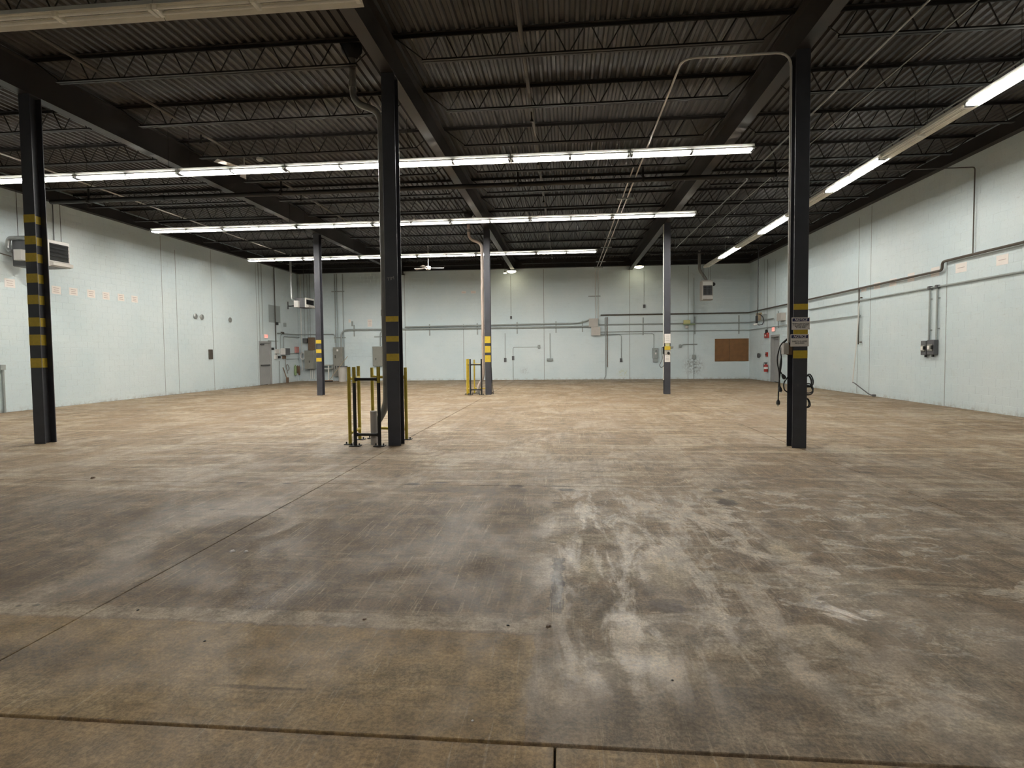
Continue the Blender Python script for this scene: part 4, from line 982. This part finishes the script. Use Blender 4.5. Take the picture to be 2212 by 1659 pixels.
# ================================================================== RIGHT WALL
ZS = at(2025, 620, 'X', XWR).z
pipe('conduit', [(XWR - .05, 22.4, ZS), (XWR - .05, 8.0, ZS)], .024, 'galv_d', 'grey conduit along the right wall below the gas pipe feeding two switches', 'conduit', 0)
for k, (x, y0, y1) in enumerate(((2012, 624, 737), (2028, 621, 734))):
    u = at(x, 680, 'X', XWR).y; zb = at(x, y1, 'X', XWR).z
    r = empty('conduit_drop', WR.P(u, zb, .05), '%s of two conduit drops to the switches on the right wall' % ('left', 'right')[k], 'conduit', 'switch drops')
    a = MB(); a.cyl(WR.P(u, zb, .05), WR.P(u, ZS, .05), .024, 8); part('conduit_run', a, 'galv_d', r)
    a = MB(); WR.box(a, u - .05, u + .05, ZS - .045, ZS + .05, .0045, .095, .012); part('tee_box', a, 'darkgrey', r)
    for z in (zb + .3, ZS - .3):
        a = MB(); WR.box(a, u - .055, u + .055, z - .015, z + .015, .0045, .03); part('strap', a, 'galv_d', r)
for k, (x0, y0, x1, y1) in enumerate(((1998, 736, 2012, 767), (2012, 734, 2029, 766))):
    u0, u1, z0, z1 = WR.rect(x0, y0, x1, y1)
    r = empty('disconnect_switch', WR.P((u0 + u1) / 2, z0, 0), '%s of two grey switches side by side on the right wall' % ('left', 'right')[k], 'switch', 'right wall switches')
    a = MB(); WR.box(a, u0 + .02, u1 - .02, z0, z1, .0045, .13, .012); part('body', a, 'darkgrey', r)
    a = MB(); WR.box(a, u0 + .05, u1 - .05, z0 + .10, z1 - .12, .13, .15, .006); cv = part('cover', a, 'grey', r)
    a = MB(); WR.box(a, u0 + .02, u0 + .06, z0 + .15, z1 - .15, .13, .19, .01); part('handle', a, 'black', cv)
    a = MB(); WR.box(a, u1 - .14, u1 - .06, z0 + .14, z0 + .24, .150, .154); part('label_plate', a, 'paper', cv)
    a = MB(); a.cyl(WR.P((u0 + u1) / 2, z0 - .06, .06), WR.P((u0 + u1) / 2, z0, .06), .03, 8); part('gland', a, 'black', r)
# small drop with valves
u = at(1860, 680, 'X', XWR).y; zt_ = ZG; zb = at(1857, 744, 'X', XWR).z
r = empty('drop_pipe', WR.P(u, zb, .07), 'dark drop pipe on the right wall ending at waist height', 'pipe')
a = MB(); a.cyl(WR.P(u, zb, .07), WR.P(u, zt_, .07), .020, 8); part('pipe_run', a, 'gas', r)
for z in (at(1866, 643, 'X', XWR).z, at(1866, 739, 'X', XWR).z):
    a = MB(); a.cyl(WR.P(u, z, .07), WR.P(u - .12, z, .07), .010, 6); a.lathe([(.02, -.02), (.035, -.02), (.035, .02), (.02, .02)], WR.P(u - .13, z, .07), 10); part('drain_cock', a, 'gas', r)
rod = [WR.P(at(x, y, 'X', XWR - .15).y, at(x, y, 'X', XWR - .15).z, .15) for x, y in ((1856, 655), (1850, 745), (1843, 812), (1842, 826))]
a = MB(); a.tube(rod, .018, 7); solo('white_rod', a, 'white', 'white rod leaning against the right wall beside the drop pipe', 'rod')
hz = [(9.75, at(1842, 826, 'X', 9.75).y, at(1842, 826, 'X', 9.75).z), (9.74, at(1846, 834, 'X', 9.75).y, .38), (9.72, at(1880, 852, 'X', 9.75).y, .06), (9.72, at(1886, 856, 'X', 9.75).y - .1, .04)]
a = MB(); a.tube(fillet(hz, .15), .018, 7); a.lathe([(.05, -.03), (.06, 0), (.05, .04)], (hz[-1][0], hz[-1][1], .045), 10); solo('drain_hose', a, 'darkgrey', 'dark hose slanting from the white rod down to the floor', 'hose')
# small branch from the main pipe to the right wall
pipe('branch_pipe', [(5.90, YP, ZP), (XWR - .06, YP, ZP), (XWR - .06, YP, ZG + .26)], .014, 'gas', 'pencil thin pipe leaving the main pipe and dropping down the right wall', 'pipe', .06, 6)
# rear end of right wall
for rc, d1, m, lb, cat in (((1688, 676, 1698, 693), .22, 'greyl', 'light grey box on right wall beside the notice column', 'junction box'), ((1651, 679, 1658, 691), .16, 'galv_d', 'small grey box high on right wall near the rear corner', 'junction box'), ((1637, 676, 1646, 693), .10, 'wood', 'brown plywood scrap high on right wall near the rear corner', 'board'), ((1692, 740, 1700, 764), .14, 'plastic', 'white panel box on the right wall behind the notice column', 'panel')):
    wbox('wall_fitting', WR, rc, d1, m, lb, cat, .008)
u0, u1, z0, z1 = WR.rect(1654, 712, 1662, 730); r = empty('fire_alarm', WR.P((u0 + u1) / 2, z0, 0), 'red fire alarm strobe on right wall above the extinguisher', 'fire alarm')
a = MB(); WR.box(a, u0, u1, z0, z0 + (z1 - z0) * .62, .0045, .08, .01); part('horn_plate', a, 'red', r)
a = MB(); WR.box(a, (u0 + u1) / 2 - .05, (u0 + u1) / 2 + .05, z0 + .08, z0 + .16, .08, .12, .01); part('strobe_lens', a, 'paper', r)
a = MB(); a.lathe([(.10, 0), (.11, .05), (.07, .09)], WR.P((u0 + u1) / 2, z1 - .1, .09), 12, 'X'); part('bell', a, 'black', r)
u, z = WR.uv(1658, 766); r = empty('fire_pull_station', WR.P(u, z - .1, 0), 'small red fire pull station between alarm and extinguisher', 'fire alarm')
a = MB(); WR.box(a, u - .10, u + .10, z - .10, z + .12, .0045, .07, .012); part('housing', a, 'red', r)
a = MB(); WR.box(a, u - .05, u + .05, z - .02, z + .02, .07, .10, .008); part('pull_handle', a, 'black', r)
u, z = WR.uv(1643, 768); a = MB(); a.lathe([(.12, -.06), (.13, 0), (.08, .04)], WR.P(u, z, .08), 14, 'X'); solo('wall_gauge', a, 'darkgrey', 'round grey gauge on the right wall left of the fire pull station', 'gauge')
u0, u1, z0, z1 = WR.rect(1656, 783, 1664, 803); uc = (u0 + u1) / 2; hh = z1 - z0
r = empty('fire_extinguisher', WR.P(uc, z0, .12), 'red fire extinguisher hanging on the right wall beside the door', 'fire extinguisher')
a = MB(); a.lathe([(.085, 0), (.095, .02), (.095, hh * .68), (.05, hh * .80), (.03, hh * .82)], WR.P(uc, z0, .12), 16); part('cylinder', a, 'red', r)
a = MB(); a.lathe([(.03, hh * .82), (.03, hh * .92), (.02, hh * .95)], WR.P(uc, z0, .12), 10); a.box(WR.P(uc - .02, z0 + hh * .92, .05), WR.P(uc + .02, z0 + hh, .22), .006); part('valve_handle', a, 'black', r)
a = MB(); a.lathe([(.0958, hh * .30), (.0962, hh * .30), (.0962, hh * .52), (.0958, hh * .52)], WR.P(uc, z0, .12), 16); part('label_band', a, 'paper', r)
a = MB(); a.tube(fillet([WR.P(uc, z0 + hh * .9, .2), WR.P(uc + .12, z0 + hh * .8, .2), WR.P(uc + .12, z0 + hh * .2, .16)], .08), .012, 6); part('hose', a, 'black', r)
wpipe('conduit', WR, [(1658, 712), (1660, 560)], .012, 'galv_d', 'thin riser above the fire alarm on right wall')
wpipe('conduit', WR, [(1683, 672), (1683, 708)], .02, 'galv_d', 'upright strut on right wall left of the light grey box')
# power cord dropped from the roof
yd = J0 + 9 * JS; xd = at(1637, 690, 'Y', yd).x; zlo = at(1637, 690, 'Y', yd).z
r = empty('hanging_power_cord', (xd, yd, zlo), 'black power cord hanging from the roof with a looped end', 'cord')
a = MB(); a.tube([(xd, yd, ZJ), (xd, yd, zlo + .5), (xd - .04, yd, zlo + .15), (xd - .05, yd, zlo - .05)], .02, 6); part('cable', a, 'rubber', r)
lpz = [(xd - .05 + .17 * (1 - math.cos(q)), yd, zlo - .05 + .24 * math.sin(q)) for q in (math.pi * (.25 + 1.5 * i / 12) - math.pi for i in range(13))]
a = MB(); a.tube([(xd - .05, yd, zlo + .25), (xd + .10, yd, zlo + .22), (xd + .22, yd, zlo + .10), (xd + .26, yd, zlo - .08), (xd + .20, yd, zlo - .22), (xd + .05, yd, zlo - .25), (xd - .06, yd, zlo - .20)], .018, 6); part('loop', a, 'rubber', r)
a = MB(); a.box((xd - .10, yd - .04, zlo - .18), (xd + .0, yd + .04, zlo + .16), .02); part('strain_grip', a, 'rubber', r)
a = MB(); a.cyl((xd - .18, yd, zlo - .24), (xd - .03, yd, zlo - .20), .045, 8); part('connector', a, 'plastic', r)

# ================================================================== THINGS ON THE COLUMNS
def sign(x, y, z0, z1, w, header, lines, size, label, yoff=0, hs=.05):
    r = empty('notice_sign', (x, y, z0), label, 'sign', 'notice signs')
    a = MB(); a.box((x - w / 2, y - .002, z0), (x + w / 2, y, z1), .0006); part('plate', a, 'paper', r)
    H = z1 - z0; hb = z1 - .012 - H * .26
    a = MB(); a.box((x - w / 2 + .012, y - .0028, hb), (x + w / 2 - .012, y - .0019, z1 - .012)); part('header_band', a, 'navy', r)
    put_text(header, hs, 'paper', r, (0, -.0034, (hb + z1 - .012) / 2 - z0), (math.pi / 2, 0, 0), shear=.25, bold=.0012, name='header_lettering')
    put_text(lines, size, 'inkb', r, (0, -.0032, (hb - z0) / 2), (math.pi / 2, 0, 0), bold=.0006, name='body_lettering')
ys = YF - HF - .003
sign(XR + .0, ys, 1.815, 2.000, .268, 'NOTICE', 'HEARING PROTECTION\nAND SAFETY GLASSES\nMUST BE WORN\nIN THIS AREA', .023, 'upper notice sign about hearing protection on the front right column')
sign(XR - .014, ys, 1.560, 1.745, .268, 'NOTICE', 'SAFETY GLASSES\nREQUIRED', .030, 'lower notice sign about safety glasses on the front right column')
# socket box and cords on the right column
xb = XR - .19; r = empty('socket_box', (xb, YF - .05, 1.44), 'grey socket box on the left side of the notice column', 'outlet')
zb0, zb1 = at(1700, 765, 'Y', YF).z, at(1700, 741, 'Y', YF).z
a = MB(); a.box((xb - .045, YF - .09, zb0), (xb + .03, YF + .02, zb1), .006); part('body', a, 'greyl', r)
a = MB(); a.box((xb + .02, YF - .085, zb0 - .012), (XR - HF, YF - .02, zb1 - .03), .004); part('mounting_plate', a, 'brown', r)
def cord(pts, label, rr=.0095, plug=True, plugrot=0):
    r = empty('extension_cord', pts[-1], label, 'cord', 'cords on the notice column')
    a = MB(); a.tube(fillet(pts, .08, 4), rr, 7); part('cable', a, 'rubber', r)
    if plug:
        p = Vector(pts[-1]); d = (p - Vector(pts[-2])).normalized()
        a = MB(); a.tube([p - d * .02, p + d * .015, p + d * .05, p + d * .06], [.014, .03, .03, .018], 8); part('plug_body', a, 'rubber', r)
        a = MB()
        for s in (-1, 1): a.box((p.x + d.x * .06 + s * .009 - .002, p.y - .008, p.z + d.z * .06 - .022), (p.x + d.x * .06 + s * .009 + .002, p.y + .008, p.z + d.z * .06)); 
        part('plug_pins', a, 'galv', r)
    return r
def C(x, y, dy=0): p = at(x, y, 'Y', YF - .04 + dy); return (p.x, p.y, p.z)
cord([C(1700, 732), C(1686, 744), C(1679, 770), C(1679, 785), C(1683, 802), C(1684, 830), C(1685, 838)], 'black cord hanging left of the notice column, ending in the middle plug')
cord([C(1701, 733, .06), C(1689, 745, .06), C(1686, 760, .06), C(1689, 780, .06), C(1686, 800, .06), C(1682, 830, .06), C(1681, 866, .06)], 'black cord hanging left of the notice column, ending in the lowest plug')
cord([C(1688, 768, -.02), C(1685, 790, -.02), C(1684, 800, -.02), C(1691, 811, -.02)], 'short cord end with the highest plug left of the notice column')
cord([C(1702, 814, .03), C(1692, 828, .03), C(1694, 843, .03), C(1703, 848, .03)], 'small black cord loop just left of the notice column', plug=False)
def coil(cx, cy, rx, ry, n, label, dy):
    r = empty('cord_coil', C(cx, cy, dy), label, 'cord', 'cords on the notice column'); c0 = Vector(C(cx, cy, dy))
    for k in range(n):
        a = MB(); o = Vector((random.uniform(-.012, .012), .02 * k, random.uniform(-.02, .02))); e = .85 + .3 * random.random()
        a.tube([c0 + o + Vector((rx * e * math.cos(q), .02 * math.sin(q * 2), ry * e * math.sin(q))) for q in (2 * math.pi * i / 20 for i in range(20))], .0095, 6, closed=True); part('cable_loop', a, 'rubber', r)
coil(1746, 823, .062, .10, 3, 'upper coil of black cord on the right side of the notice column', .06)
coil(1746, 841, .075, .075, 3, 'middle coil of black cord on the right side of the notice column', .09)
coil(1742, 872, .05, .075, 2, 'lowest loop of black cord on the right side of the notice column', .06)
# rear right column papers
def cpaper(z0, z1, w, label, dx=0, m='paper', lines=3):
    y = YR - HF; r = empty('paper_sheet', (XR + dx, y, z0), label, 'paper', 'papers on rear right column')
    a = MB(); a.box((XR + dx - w / 2, y - .004, z0), (XR + dx + w / 2, y - .0015, z1)); part('sheet', a, m, r)
    for k in range(lines):
        z = z1 - (z1 - z0) * (.25 + .22 * k); b = MB(); b.box((XR + dx - w * .3, y - .0046, z - .006), (XR + dx + w * .3, y - .0038, z + .006)); part('writing_line', b, 'chalk', r)
cpaper(1.80, 2.13, .21, 'upper white paper on the rear right column')
cpaper(1.69, 1.79, .15, 'small yellowish paper above the yellow band of rear right column', 0, 'yellowbox', 1)
cpaper(1.39, 1.55, .20, 'middle bluish paper on the rear right column', 0, 'greyl', 1)
cpaper(1.14, 1.38, .19, 'lower white paper on the rear right column')
y = YR - HF
a = MB(); a.lathe([(.045, 0), (.05, -.03), (.03, -.05)], (XR + .03, y - .004, 1.45), 12, 'Y'); solo('black_knob', a, 'black', 'round black knob on the rear right column', 'knob')
a = MB(); a.box((XR - .16, y - .02, 1.42), (XR - HF - .001, y + .05, 1.68), .01); solo('side_box', a, 'black', 'black box on the left side of the rear right column', 'box')
a = MB(); a.cyl((XR + HF, y + .03, 1.64), (XR + .20, y + .03, 1.65), .035, 8); solo('column_fitting', a, 'iron', 'grey fitting on the right side of the rear right column', 'fitting')
a = MB(); a.tube(fillet([(XR - .15, y, 1.62), (XR - .19, y, 1.66), (XR - .20, y, 1.5), (XR - .17, y, 1.25), (XR - .28, y, 1.02), (XR - .22, y, .93), (XR - .12, y, 1.0), (XR - .12, y, 1.2)], .08, 4), .012, 6); solo('pendant_cord', a, 'darkgrey', 'thin grey cord loop hanging left of the rear right column', 'cord')
a = MB(); a.tube(fillet([(XM + .11, YR, 1.0), (XM + .13, YR, .5), (XM + .18, YR - .05, .02)], .1), .012, 6); solo('floor_cable', a, 'black', 'thin black cable running down the rear middle column to the floor', 'cable')
pipe('conduit', [(XR - HF - .025, YR - .06, .5), (XR - HF - .025, YR - .06, 5.95)], .02, 'white', 'white conduit on the left side of the rear right column', 'conduit', 0)

# ================================================================== FLOOR LITTER
def debris(x, y, m, label, s=.04, n=5):
    p = at(x, y, 'Z', 0); a = MB(); pts = []
    for i in range(n):
        q = 2 * math.pi * i / n; rr = s * random.uniform(.5, 1); pts.append((p.x + rr * math.cos(q), p.y + rr * math.sin(q)))
    a.add([(X, Y, .0003) for X, Y in pts] + [((X - p.x) * .6 + p.x, (Y - p.y) * .6 + p.y, s * .35) for X, Y in pts], [tuple(range(n))[::-1], tuple(range(n, 2 * n))] + [(i, (i + 1) % n, n + (i + 1) % n, n + i) for i in range(n)])
    solo('debris', a, m, label, 'debris', 'floor litter')
for x, y, s, lb in ((298, 1318, .012, 'dark crumb on the floor on the pale tape line, left'), (442, 1385, .010, 'dark crumb on the floor left of the slab patch'), (1453, 1470, .010, 'dark crumb on the near floor right of the patched slab'), (788, 1338, .018, 'dark blob on the pale tape line, middle'), (1185, 1353, .020, 'dark blob at the right end of the pale tape line'), (1097, 1351, .012, 'smaller dark blob on the tape line left of its right end'), (200, 1033, .045, 'dark scrap on the floor far left of front middle column')):
    debris(x, y, 'brown' if s > .015 else 'black', lb, s)
for x, y, s, lb in ((503, 1191, .03, 'left piece of white litter on the left floor'), (532, 1192, .03, 'right piece of white litter on the left floor'), (1021, 1557, .008, 'white crumb near the front floor joint')):
    debris(x, y, 'paper', lb, s, 4)
